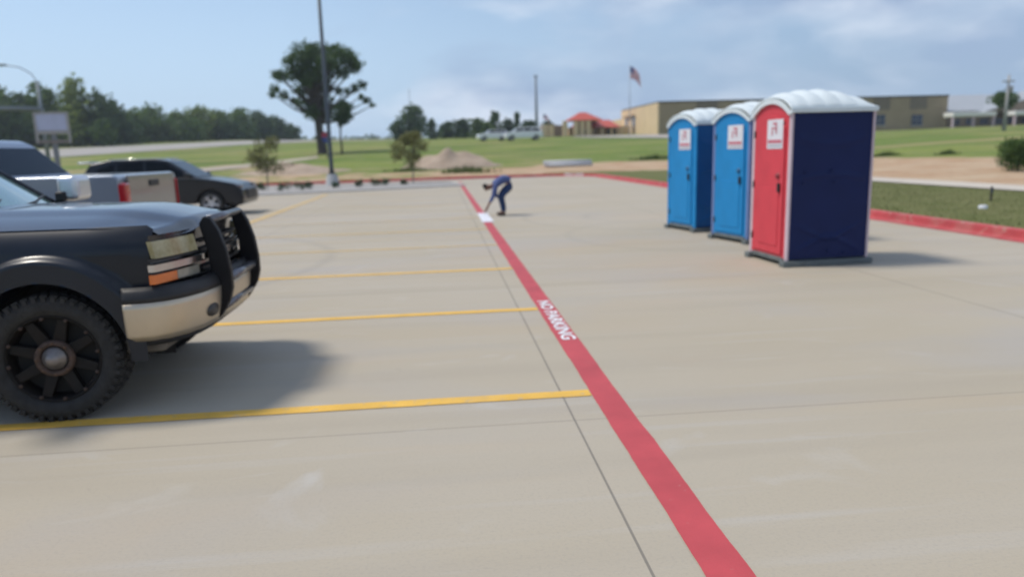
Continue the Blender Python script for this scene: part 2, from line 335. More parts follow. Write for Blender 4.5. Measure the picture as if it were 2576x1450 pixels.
for o, R_ in zip(offs, rings):
    for (x, y) in R_:
        z = ground_z(x, y) if o > 0.5 else 0.12
        if o > 4: z += 0.06 * sin(x * 0.35 + 1) * sin(y * 0.27) * min(1, o / 30)
        vs.append((x, y, z))
        az = degrees(atan2(x, y)); d = 0.0; mw = 0.0
        if y > 0:
            if az > 8:   # right: mowed verge, then sandy dirt up to about 20 m, then the field
                e = tab([(8, 1.2), (14, 3.2), (22, 7), (60, 7)], az); e2 = tab([(8, 14), (20, 16), (60, 20)], az)
                mw = 1 - sstep(e - 0.8, e + 0.8, o); d = sstep(e - 1, e + 1, o) * (1 - sstep(e2 - 2, e2 + 2, o))
                if mw > 0.5: d = 0
            else:
                e2 = tab([(-40, 6), (-22, 7), (-13, 12), (-8, 13), (-5, 9), (8, 13)], az); d = 0.55 * (1 - sstep(e2 - 3, e2 + 3, o)) if az < -2 else 0.68 * (1 - sstep(e2 - 3, e2 + 3, o))
                if 18 < o < 30 and az < -12: d = 0.5
        zone.append((d, mw, 0, 1))
fs = []
for i in range(len(offs) - 1):
    for k in range(n): fs.append([i * n + k, i * n + (k + 1) % n, (i + 1) * n + (k + 1) % n, (i + 1) * n + k])
mb = MB(); mb.add(vs, fs, True); g = mb.build('ground', ground_mat(), fix=False)
ca = g.data.color_attributes.new('zone', 'FLOAT_COLOR', 'POINT')
for i, c in enumerate(zone): ca.data[i].color = c
tag(g, kind='structure')
def kerb(name, prof, m):
    R2 = [(kerb_path(o), z) for o, z in prof]; n = len(R2[0][0]); vs = [(x, y, z) for P, z in R2 for x, y in P]; fs = []
    for i in range(len(R2) - 1):
        for k in range(n): fs.append([i * n + k, i * n + (k + 1) % n, (i + 1) * n + (k + 1) % n, (i + 1) * n + k])
    o = MB().add(vs, fs).build(name, m); return tag(o, kind='structure')
kerb('kerb', [(-0.28, 0.0045), (-0.02, 0.006), (0.0, 0.03), (0.02, 0.14), (0.05, 0.155), (0.17, 0.155), (0.2, 0.10)], REDK)
# markings
def strip(name, x0, x1, y0, y1, z, m, kind='structure'):
    ln = x1 - x0 > y1 - y0; n = int(max(x1 - x0, y1 - y0) / 0.05); rr = random.Random(int((y0 + 50) * 100)); vs = []; fs = []; wa = wb = 0
    for i in range(n + 1):
        t = i / n; wa = 0.8 * wa + rr.gauss(0, 0.0011); wb = 0.8 * wb + rr.gauss(0, 0.0011)
        if ln: vs += [(x0 + (x1 - x0) * t, y0 + wa, z), (x0 + (x1 - x0) * t, y1 + wb, z)]
        else: vs += [(x0 + wa, y0 + (y1 - y0) * t, z), (x1 + wb, y0 + (y1 - y0) * t, z)]
        if i: fs.append((2 * i - 2, 2 * i - 1, 2 * i + 1, 2 * i))
    o = MB().add(vs, fs).build(name, m, fix=False); return tag(o, kind=kind)
strip('red_stripe_marking', 0.96, 1.15, -6, 41.5, 0.004, RED)
for k in range(-1, 11):
    y = 4.71 + 2.745 * k
    if k == 0 or k == 1 or k == -1: mm = YEL
    else: mm = YEL if k == 2 else (YELM if k < 5 else YELW)
    strip('stall_line_marking', -10.0, 0.955, y - 0.062, y + 0.062, 0.0042, mm)
strip('stall_divider_marking', -5.11, -4.90, 2.0, 32.5, 0.0082, YELM)
def text_mesh(name, body, size, T, m, xs=1.0, parent=None, kind=None):
    cu = bpy.data.curves.new(name, 'FONT'); cu.body = body; cu.size = size; cu.align_x = 'CENTER'; cu.align_y = 'CENTER'; cu.resolution_u = 3; cu.offset = size * 0.03
    o = bpy.data.objects.new(name, cu); COL.objects.link(o); dg = bpy.context.evaluated_depsgraph_get(); me = bpy.data.meshes.new_from_object(o.evaluated_get(dg)); bpy.data.objects.remove(o)
    me.transform(Matrix.Diagonal((xs, 1, 1, 1))); me.transform(T); me.materials.clear(); me.materials.append(m)
    q = bpy.data.objects.new(name, me); COL.objects.link(q)
    if parent: q.parent = parent
    if kind: q['kind'] = kind
    return q
text_mesh('stencil_lettering_marking', 'NO PARKING', 0.175, Matrix.Translation((1.06, 6.98, 0.008)) @ Matrix.Rotation(-pi / 2, 4, 'Z'), WHT, 1.62, kind='structure')
text_mesh('kerb_lettering_marking', 'FIRE LANE', 0.24, Matrix.Translation((8.22, 44.87, 0.09)) @ Matrix.Rotation(-pi / 4, 4, 'Z') @ Matrix.Rotation(pi / 2, 4, 'X') @ Matrix.Translation((0, 0, 0.01)), WHT, 1.3, kind='structure')
# sidewalk behind the right verge
SWK = mat('sidewalk_concrete', (0.52, 0.47, 0.40), 0.9, var=0.08, vscale=1)
vs = []; fs = []
for i in range(31):
    y = 0 + i * 1.2
    for x in (15.2, 16.5): vs.append((x, y, ground_z(x, y) + 0.03))
    if i: fs.append([2 * i - 2, 2 * i - 1, 2 * i + 1, 2 * i])
tag(MB().add(vs, fs).build('sidewalk', SWK), kind='structure')
# landscaping island
GRV = mat('island_gravel', (0.31, 0.295, 0.28), 0.95, col2=(0.39, 0.375, 0.36), vscale=6, bump=0.8, bscale=25)
isl = [(1.1, 36.5), (-5.5, 34.2), (-13, 32.6), (-18, 33.2), (-18, 42.2), (-13, 42.4), (-5.5, 42.2), (0.6, 41.0)]
tag(MB().prism(isl, 0.0, 0.05, 'z').build('planting_bed', GRV), kind='structure')
mb = MB()
for i in range(len(isl)):
    a = Vector(isl[i]); b_ = Vector(isl[(i + 1) % len(isl)]); d = (b_ - a).normalized(); nn = Vector((-d.y, d.x)) * 0.08
    mb.prism([tuple(a + nn), tuple(b_ + nn), tuple(b_ - nn), tuple(a - nn)], 0.0, 0.07, 'z')
tag(mb.build('island_kerb', mat('pale_kerb', (0.50, 0.48, 0.45), 0.9, var=0.1)), kind='structure')
# roads on the left and the school drive
ROAD = mat('road_surface', (0.36, 0.34, 0.31), 0.9, var=0.08, vscale=0.3)
def ribbon(name, a, b_, m, lift=0.06, n=24):
    vs = []; fs = []
    for i in range(n + 1):
        t = i / n
        for j in range(5):
            u = j / 4; p = [(1 - t) * ((1 - u) * a[0][q] + u * b_[0][q]) + t * ((1 - u) * a[1][q] + u * b_[1][q]) for q in (0, 1)]
            vs.append((p[0], p[1], ground_z(*p) + lift))
    for i in range(n):
        for j in range(4): k = i * 5 + j; fs.append([k, k + 5, k + 6, k + 1])
    return tag(MB().add(vs, fs, True).build(name, m), kind='structure')
def P2(px, d): s = spot(px, d); return (s[0], s[1])
ribbon('road', [P2(-300, 108), P2(1000, 190)], [P2(-300, 150), P2(1000, 215)], ROAD)
ribbon('road', [P2(430, 66), P2(800, 82)], [P2(430, 73), P2(800, 86)], mat('dirt_track', (0.42, 0.36, 0.29), 0.95, var=0.1, vscale=0.5), 0.05)
ribbon('driveway', [P2(1480, 119), P2(1720, 104)], [P2(1430, 140), P2(1720, 128)], mat('drive_concrete', (0.42, 0.38, 0.34), 0.9, var=0.06, vscale=0.3), 0.08)
# ------------------------------------------------------------ portable toilets
ROOFW = mat('roof_plastic', (0.66, 0.73, 0.75), 0.45, var=0.05, vscale=3)
SKID = mat('skid_grey', (0.13, 0.15, 0.15), 0.8, var=0.2)
def plast(n, c): return mat(n, c, 0.5, spec=0.22, var=0.07, vscale=2.5, bump=0.05, bscale=9)
def toilet(loc, rz, label, cdoor, cside, cpost, group):
    t = thing('portable_toilet', loc, rz, label, 'portable toilet', group)
    md, ms, mp_ = plast('door_' + cdoor[0], cdoor[1]), plast('side_' + cside[0], cside[1]), plast('post_' + cpost[0], cpost[1])
    hx, hy = 0.60, 0.54
    MB().box(-0.655, 0.655, -0.575, -0.44, 0, 0.08).box(-0.655, 0.655, 0.44, 0.575, 0, 0.08).box(-0.60, 0.60, -0.44, 0.44, 0.05, 0.12).build('base_skid', SKID, t, bevel=0.012)
    def side(sy):
        def f(u, v):
            x = -hx + 0.03 + u * (2 * hx - 0.06); z = 0.10 + v * 1.95; d = 0
            a = (x / 0.48); zz = (z - 0.42)
            if abs(a) < 1:
                d += 0.034 * math.exp(-((zz - 0.20 * (abs(a) ** 1.2) + 0.06) / 0.022) ** 2) * (1 - a * a) ** 0.5
                d += 0.028 * math.exp(-((zz + 0.22 * (abs(a) ** 1.3) + 0.02) / 0.03) ** 2) * (1 - a * a) ** 0.5
                d += 0.014 * math.exp(-((z - 1.62 - 0.10 * a * a) / 0.05) ** 2)
                d += 0.016 * math.exp(-((z - 1.22 + 0.06 * a * a) / 0.03) ** 2)
            d += 0.006 * sin(x * 4) * sin(z * 2.2)
            return (x, sy * (hy - 0.02 + d * 0.8), z)
        MB().grid(f, 48, 90).build('side_panel', ms, t)
    side(-1); side(1)
    for (x, z) in ((-0.38, 1.27), (0.0, 1.28), (-0.40, 1.12), (0.05, 1.13), (0.0, 0.20), (0.24, 0.17)):
        MB().lathe([(0.0, 0.012), (0.014, 0.012), (0.02, 0.0)], 12, Matrix.Translation((x, -hy - 0.004, z)) @ Matrix.Scale(-1, 4, (0, 1, 0))).build('rivet', ms, t)
    MB().box(hx - 0.03, hx - 0.005, -hy + 0.02, hy - 0.02, 0.10, 2.06).build('back_panel', ms, t)
    for sx in (-1, 1):
        for sy in (-1, 1):
            MB().box(sx * hx - 0.035 if sx > 0 else -hx, sx * hx if sx > 0 else -hx + 0.035, min(sy * hy, sy * (hy - 0.075)), max(sy * hy, sy * (hy - 0.075)), 0.08, 2.08).build('corner_post', mp_, t, bevel=0.012)
    # front frame with arched top
    A = lambda y, r=0.50: 0.17 * max(0, 1 - (abs(y) / r) ** 2.2)
    pts = [(-hy + 0.076, 0.10), (hy - 0.076, 0.10)] + [(hy - 0.076 - i * (2 * hy - 0.152) / 24, 2.02 + A(hy - 0.076 - i * (2 * hy - 0.152) / 24)) for i in range(25)]
    MB().prism(pts, -hx + 0.004, -hx + 0.03, 'x').build('front_frame', md, t, bevel=0.006)
    def dpts(w_, top, h):
        return [(-w_, 0.15), (w_, 0.15)] + [(w_ - i * 2 * w_ / 20, top + h * max(0, 1 - (abs(w_ - i * 2 * w_ / 20) / w_) ** 2.4)) for i in range(21)]
    dr = MB().prism(dpts(0.40, 1.86, 0.17), -hx - 0.018, -hx + 0.003, 'x').build('door', md, t, bevel=0.01)
    # raised mouldings, latch, hinges
    mb = MB(); mb.prism([(-0.30, 0.26), (0.24, 0.26), (0.24, 1.05), (-0.30, 1.05)], -hx - 0.026, -hx - 0.017, 'x'); mb.build('moulded_panel', md, dr, bevel=0.008)
    MB().lathe([(0.0, 0.03), (0.03, 0.03), (0.045, 0.0)], 16, Matrix.Translation((-hx - 0.018, -0.27, 1.22)) @ Matrix.Rotation(pi / 2, 4, 'Z')).build('latch', mat('latch_' + cdoor[0], tuple(v * 0.45 for v in cdoor[1]), 0.5), dr)
    MB().box(-hx - 0.05, -hx - 0.017, -0.34, -0.29, 1.0, 1.12).build('handle', BLKM, dr, bevel=0.008)
    for z in (0.35, 1.08, 1.78): MB().box(-hx - 0.03, -hx + 0.002, 0.40, 0.435, z - 0.05, z + 0.05).build('hinge', BLKM, t, bevel=0.006)
    sg = MB().prism([(-0.36, 1.58), (0.06, 1.58), (0.06, 1.97), (-0.36, 1.97)], -hx - 0.024, -hx - 0.019, 'x').build('sign', mat('sign_white', (0.72, 0.72, 0.76), 0.4, var=0.03), dr)
    sr = mat('sign_red', (0.55, 0.16, 0.20), 0.5, var=0.1); mb = MB(); X0, X1 = -hx - 0.029, -hx - 0.0245
    mb.prism([(-0.33, 1.655), (0.03, 1.655), (0.03, 1.70), (-0.33, 1.70)], X0, X1, 'x')
    mb.prism([(-0.20, 1.78), (-0.17, 1.78), (-0.17, 1.93), (-0.20, 1.93)], X0, X1, 'x'); mb.prism([(-0.169, 1.90), (-0.10, 1.90), (-0.10, 1.93), (-0.169, 1.93)], X0, X1, 'x')
    mb.prism([(-0.169, 1.84), (-0.12, 1.84), (-0.12, 1.865), (-0.169, 1.865)], X0, X1, 'x'); mb.prism([(-0.09, 1.76), (-0.065, 1.76), (-0.065, 1.87), (-0.09, 1.87)], X0, X1, 'x')
    mb.build('sign_print', sr, sg)
    MB().prism([(-0.33, 1.61), (0.03, 1.61), (0.03, 1.63), (-0.33, 1.63)], X0, X1, 'x').build('sign_print', mat('sign_grey', (0.45, 0.45, 0.5), 0.5), sg)
    # roof
    def rf(u, v):
        x = -0.622 + u * 1.244; y = -0.555 + v * 1.11
        Bx = tab([(-0.645, 0.66), (-0.5, 0.84), (-0.25, 0.97), (0.05, 1.0), (0.3, 0.86), (0.5, 0.60), (0.60, 0.34), (0.645, 0.10)], x)
        Ay = max(0, 1 - (abs(y) / 0.555) ** 2.3) ** 0.8; x *= 1.037
        sc_ = 1 + (0.17 * abs(sin((x + 0.62) / 1.24 * 5 * pi)) - 0.10) * (1 if -0.55 < x < 0.55 else 0)
        x /= 1.037
        return (x, y, 2.085 + 0.265 * Bx * Ay * sc_)
    ro = MB(); ro.grid(rf, 80, 28)
    ro.build('roof', ROOFW, t, solid=0.02)
    MB().prism([(-0.615, 2.035), (0.615, 2.035), (0.62, 2.10), (-0.62, 2.10)], -0.565, -0.535, 'y').prism([(-0.615, 2.035), (0.615, 2.035), (0.62, 2.10), (-0.62, 2.10)], 0.535, 0.565, 'y').prism([(-0.53, 2.035), (0.53, 2.035), (0.53, 2.10), (-0.53, 2.10)], 0.603, 0.62, 'x').build('roof_rim', ROOFW, t, bevel=0.01)
    ar = [(0.55 - i * 1.10 / 30, 2.03 + 0.215 * max(0, 1 - (abs(0.55 - i * 1.10 / 30) / 0.55) ** 2.2)) for i in range(31)]
    ar2 = [(0.50 - i * 1.0 / 30, 2.01 + A(0.50 - i * 1.0 / 30)) for i in range(31)]
    MB().prism(ar + ar2[::-1], -0.632, -0.602, 'x').build('roof_rim', ROOFW, t)
    MB().lathe([(0.05, -0.1), (0.05, 0.05)], 14, Matrix.Translation((0.45, 0.38, 2.2)), axis='z').build('vent_pipe', ROOFW, t)
    return t
G = 'portable toilets standing in a row'
toilet((5.165, 9.86, 0), radians(3), 'portable toilet with red door and navy blue side, nearest of the row', ('red', (0.62, 0.060, 0.080)), ('navy', (0.006, 0.015, 0.080)), ('pale', (0.60, 0.48, 0.52)), G)
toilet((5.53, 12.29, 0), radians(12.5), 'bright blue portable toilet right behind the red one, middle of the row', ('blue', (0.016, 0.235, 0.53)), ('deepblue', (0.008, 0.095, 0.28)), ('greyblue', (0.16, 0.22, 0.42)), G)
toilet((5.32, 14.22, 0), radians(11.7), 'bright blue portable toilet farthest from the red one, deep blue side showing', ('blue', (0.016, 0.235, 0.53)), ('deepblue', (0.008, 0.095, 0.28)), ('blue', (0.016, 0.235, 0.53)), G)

# ------------------------------------------------------------ skinned figures
def skin(name, nodes, edges, m, parent, sub=2):
    # nodes: name -> (x,y,z,r)
    ks = list(nodes); me = bpy.data.meshes.new(name); me.from_pydata([nodes[k][:3] for k in ks], [(ks.index(a), ks.index(b)) for a, b in edges], [])
    o = bpy.data.objects.new(name, me); COL.objects.link(o)
    md = o.modifiers.new('skin', 'SKIN'); md.use_smooth_shade = True
    for i, k in enumerate(ks):
        r = nodes[k][3]; r = r if isinstance(r, tuple) else (r, r); me.skin_vertices[0].data[i].radius = r
    me.skin_vertices[0].data[0].use_root = True
    sb = o.modifiers.new('sub', 'SUBSURF'); sb.levels = sub; sb.render_levels = sub
    dg = bpy.context.evaluated_depsgraph_get(); me2 = bpy.data.meshes.new_from_object(o.evaluated_get(dg)); bpy.data.objects.remove(o)
    me2.materials.clear(); me2.materials.append(m)
    for p in me2.polygons: p.use_smooth = True
    q = bpy.data.objects.new(name, me2); COL.objects.link(q)
    if parent: q.parent = parent
    return q
def bent_person():
    t = thing('person', (1.60, 19.0, 0), 0, 'man in dark blue shirt and jeans bending down to the stencil on the red stripe', 'person')
    SKIN = mat('skin', (0.19, 0.085, 0.055), 0.55, var=0.08)
    # body: facing -X, origin between the feet
    J = dict(pelvis=(0.17, 0, 0.84, (0.075, 0.06)), waist=(0.06, 0, 0.92, (0.085, 0.065)), chest=(-0.12, 0, 0.90, (0.12, 0.09)), neckb=(-0.25, 0, 0.80, 0.055), neck=(-0.31, 0, 0.755, 0.048), head1=(-0.37, 0, 0.745, 0.072), head2=(-0.45, 0, 0.735, 0.078), head3=(-0.50, 0, 0.73, 0.06),
             nose=(-0.43, 0, 0.645, 0.014), chin=(-0.36, 0, 0.67, 0.038))
    E_ = [('pelvis', 'waist'), ('waist', 'chest'), ('chest', 'neckb'), ('neckb', 'neck'), ('neck', 'head1'), ('head1', 'head2'), ('head2', 'head3'), ('head2', 'nose'), ('head1', 'chin')]
    for s, nm in ((-1, 'n'), (1, 'f')):
        J['hip' + nm] = (0.16, 0.09 * s, 0.78, 0.058); J['knee' + nm] = (-0.075, 0.14 * s, 0.50, 0.055); J['ank' + nm] = (0.0, 0.15 * s, 0.09, 0.038); J['toe' + nm] = (-0.14, 0.16 * s, 0.035, 0.03)
        E_ += [('pelvis', 'hip' + nm), ('hip' + nm, 'knee' + nm), ('knee' + nm, 'ank' + nm), ('ank' + nm, 'toe' + nm)]
    arms = {'n': [(-0.20, -0.17, 0.80), (-0.27, -0.20, 0.52), (-0.42, -0.18, 0.26), (-0.47, -0.17, 0.16)], 'f': [(-0.19, 0.17, 0.80), (-0.19, 0.24, 0.54), (-0.06, 0.20, 0.40), (-0.02, 0.17, 0.36)]}
    for nm, p in arms.items():
        for k, q, r in zip(('sh', 'el', 'wr', 'pa'), p, (0.058, 0.042, 0.028, 0.036)): J[k + nm] = (*q, r)
        E_ += [('chest', 'sh' + nm), ('sh' + nm, 'el' + nm), ('el' + nm, 'wr' + nm), ('wr' + nm, 'pa' + nm)]
        d = (Vector(p[3]) - Vector(p[2])).normalized(); px = Vector(p[3])
        for fi in range(4):
            off = Vector((0, (fi - 1.5) * 0.021, 0)); a = px + off + d * 0.045; b_ = a + d * (0.035 + 0.006 * (fi in (1, 2))) + Vector((0.008, 0, 0)); c_ = b_ + d * 0.02 + Vector((0.018, 0, 0))
            J['f%d%s' % (fi, nm)] = (*a, 0.010); J['g%d%s' % (fi, nm)] = (*b_, 0.009); J['h%d%s' % (fi, nm)] = (*c_, 0.008)
            E_ += [('pa' + nm, 'f%d%s' % (fi, nm)), ('f%d%s' % (fi, nm), 'g%d%s' % (fi, nm)), ('g%d%s' % (fi, nm), 'h%d%s' % (fi, nm))]
        th = px + Vector((0, 0.045 if nm == 'n' else -0.045, 0.0)); J['t1' + nm] = (*th, 0.011); J['t2' + nm] = (*(th + d * 0.035), 0.010); E_ += [('pa' + nm, 't1' + nm), ('t1' + nm, 't2' + nm)]
    body = skin('body', J, E_, SKIN, t)
    sh = dict(p=(0.19, 0, 0.865, (0.125, 0.105)), p2=(0.12, 0, 0.925, (0.135, 0.115)), w=(0.02, 0, 0.945, (0.155, 0.13)), c=(-0.13, 0, 0.895, (0.16, 0.13)), n=(-0.24, 0, 0.825, (0.09, 0.08))); es = [('p', 'p2'), ('p2', 'w'), ('w', 'c'), ('c', 'n')]
    for nm in 'nf':
        a, b_, c_ = arms[nm][0], arms[nm][1], arms[nm][2]; m_ = tuple((b_[i] * 0.35 + c_[i] * 0.65) for i in range(3))
        sh['s' + nm] = (*a, 0.078); sh['e' + nm] = (*b_, 0.057); sh['m' + nm] = (*m_, 0.044); es += [('c', 's' + nm), ('s' + nm, 'e' + nm), ('e' + nm, 'm' + nm)]
    skin('shirt', sh, es, mat('shirt_blue', (0.075, 0.105, 0.25), 0.85, var=0.15), t)
    tr = dict(p=(0.205, 0, 0.81, (0.13, 0.10)), u=(0.15, 0, 0.875, (0.135, 0.105))); et = [('p', 'u')]
    for s, nm in ((-1, 'n'), (1, 'f')):
        tr['h' + nm] = (0.17, 0.095 * s, 0.74, 0.108); tr['m' + nm] = (0.04, 0.12 * s, 0.64, 0.105); tr['k' + nm] = (-0.07, 0.14 * s, 0.50, 0.086); tr['c' + nm] = (-0.015, 0.148 * s, 0.27, 0.072); tr['a' + nm] = (0.0, 0.15 * s, 0.09, 0.06)
        et += [('p', 'h' + nm), ('h' + nm, 'm' + nm), ('m' + nm, 'k' + nm), ('k' + nm, 'c' + nm), ('c' + nm, 'a' + nm)]
    skin('jeans', tr, et, mat('jeans_navy', (0.018, 0.040, 0.110), 0.9, var=0.25), t)
    for s in (-1, 1):
        skin('shoe', dict(a=(0.045, 0.15 * s, 0.045, 0.043), b=(-0.06, 0.155 * s, 0.045, 0.043), c=(-0.18, 0.165 * s, 0.034, 0.032)), [('a', 'b'), ('b', 'c')], mat('shoe_brown', (0.03, 0.018, 0.015), 0.8), t)
    skin('hair', dict(a=(-0.40, 0, 0.785, 0.07), b=(-0.475, 0, 0.765, 0.082), c=(-0.525, 0, 0.735, 0.062)), [('a', 'b'), ('b', 'c')], mat('hair_black', (0.008, 0.007, 0.007), 0.8), t)
    for s in (-1, 1): MB().lathe([(0.0, 0.02), (0.014, 0.016), (0.018, 0)], 10, Matrix.Translation((-0.385, 0.072 * s, 0.735)) @ Matrix.Scale(s, 4, (0, 1, 0))).build('ear', SKIN, body)
    for s in (-1, 1): MB().lathe([(0.0, 0.010), (0.008, 0.006), (0.010, 0)], 10, Matrix.Translation((-0.445, 0.028 * s, 0.668)) @ Matrix.Rotation(-pi / 2, 4, 'X')).build('eye', mat('eye_dark', (0.02, 0.02, 0.02), 0.2), body)
    return t
bent_person()
st = MB().box(0.94, 1.21, 17.2, 19.75, 0.006, 0.016)
tag(st.build('stencil_board', mat('stencil_white', (0.74, 0.75, 0.80), 0.6, var=0.03)), 'white stencil board lying across the red stripe at the bending man\'s hand', 'stencil')
# ------------------------------------------------------------ wheels
def wheel(parent, x, y, sgn, R_, W_, kind='alloy', name='wheel'):
    # sgn: -1 outer face towards -y ; wheel centre at (x, y, R_), y = outer face plane
    T = Matrix.Translation((x, y, R_)) @ Matrix.Scale(-sgn, 4, (0, 1, 0))   # local +y points inwards
    rr = R_ * (0.68 if kind == 'truck' else 0.66)
    wr = bpy.data.objects.new(name, None); COL.objects.link(wr); wr.parent = parent; wr.empty_display_size = 0.1
    mb = MB(); mb.lathe([(rr, 0.035), (rr + 0.015, 0.012), (R_ * 0.80, 0.0), (R_ * 0.90, 0.004), (R_ * 0.955, 0.02), (R_ * 0.985, 0.05), (R_ - 0.008, W_ * 0.5), (R_ * 0.985, W_ - 0.05), (R_ * 0.9, W_ - 0.005), (rr, W_ - 0.03)], 72, T)
    if kind == 'truck':
        for k in range(44):
            a = 2 * pi * k / 44
            for (y0, y1, r1, da) in ((0.012, 0.075, R_ + 0.001, 0.0), (0.085, 0.145, R_ + 0.003, 0.07), (0.155, 0.215, R_ + 0.003, 0.0), (0.225, 0.285, R_ + 0.001, 0.07)):
                q = T @ Matrix.Rotation(-(a + da), 4, 'Y'); r0 = R_ * 0.96
                mb.box(r0, r1, y0, y1, -0.021, 0.021, q)
            q = T @ Matrix.Rotation(-(a), 4, 'Y'); mb.box(R_ * 0.90, R_ * 0.975, 0.0, 0.03, -0.013, 0.013, q)
    mb.build('tyre', RUB, wr)
    mb = MB(); RM = {'truck': mat('rim_black', (0.006, 0.006, 0.006), 0.6, col2=(0.014, 0.010, 0.008), vscale=9, spec=0.25), 'alloy': mat('alloy', (0.55, 0.55, 0.58), 0.35, metal=0.6, var=0.1)}['truck' if kind == 'truck' else 'alloy']
    mb.lathe([(rr + 0.004, 0.028), (rr - 0.008, 0.022), (rr - 0.02, 0.04), (rr - 0.03, 0.10), (rr - 0.03, W_ - 0.04)], 48, T)
    ns = 8 if kind == 'truck' else 5; h = 0.36 if kind == 'truck' else 0.28
    mb.lathe([(0.0, 0.055), (rr * h, 0.055), (rr * h + 0.01, 0.07), (rr * h + 0.01, 0.11)], 32, T)
    for k in range(ns):
        q = T @ Matrix.Rotation(2 * pi * k / ns + 0.3, 4, 'Y'); w0, w1 = (0.040, 0.030) if kind == 'truck' else (0.045, 0.028)
        mb.add([q @ Vector(v) for v in [(rr * h - 0.01, 0.058, -w0), (rr - 0.022, 0.040, -w1), (rr - 0.022, 0.040, w1), (rr * h - 0.01, 0.058, w0), (rr * h - 0.01, 0.10, -w0), (rr - 0.022, 0.09, -w1), (rr - 0.022, 0.09, w1), (rr * h - 0.01, 0.10, w0)]],
               [(0, 1, 2, 3), (4, 7, 6, 5), (0, 4, 5, 1), (3, 2, 6, 7), (0, 3, 7, 4), (1, 5, 6, 2)])
    mb.build('rim', RM, wr, bevel=0.006)
    if kind == 'truck':
        MB().lathe([(0.0, -0.012), (0.035, -0.010), (0.045, 0.02), (0.07, 0.03), (0.078, 0.054)], 28, T).build('hub_cap', mat('hub_grey', (0.22, 0.20, 0.19), 0.4, metal=0.6, var=0.3), wr)
        MB().lathe([(0.082, 0.05), (0.09, 0.03), (0.118, 0.035), (0.122, 0.056)], 28, T).build('hub_ring', mat('hub_rust', (0.07, 0.042, 0.03), 0.7, var=0.4, vscale=20), wr)
        for k in range(8):
            a = 2 * pi * k / 8; 
            MB().lathe([(0.0, 0.03), (0.010, 0.03), (0.012, 0.056)], 8, T @ Matrix.Translation((0.103 * cos(a), -0.006, 0.103 * sin(a)))).build('lug_nut', mat('lug_rust', (0.12, 0.07, 0.045), 0.6, metal=0.3), wr)
        for k in range(12):
            a = 2 * pi * k / 12 + 0.13
            MB().lathe([(0.0, 0.014), (0.011, 0.016), (0.013, 0.03)], 8, T @ Matrix.Translation(((rr - 0.016) * cos(a), 0, (rr - 0.016) * sin(a)))).build('rim_bolt', mat('bolt_rust', (0.07, 0.045, 0.035), 0.7, metal=0.2), wr)
    MB().lathe([(0.0, 0.12), (rr - 0.035, 0.12)], 32, T).build('brake_disc', mat('brake_dark', (0.012, 0.012, 0.012), 0.8), wr)
    return wr
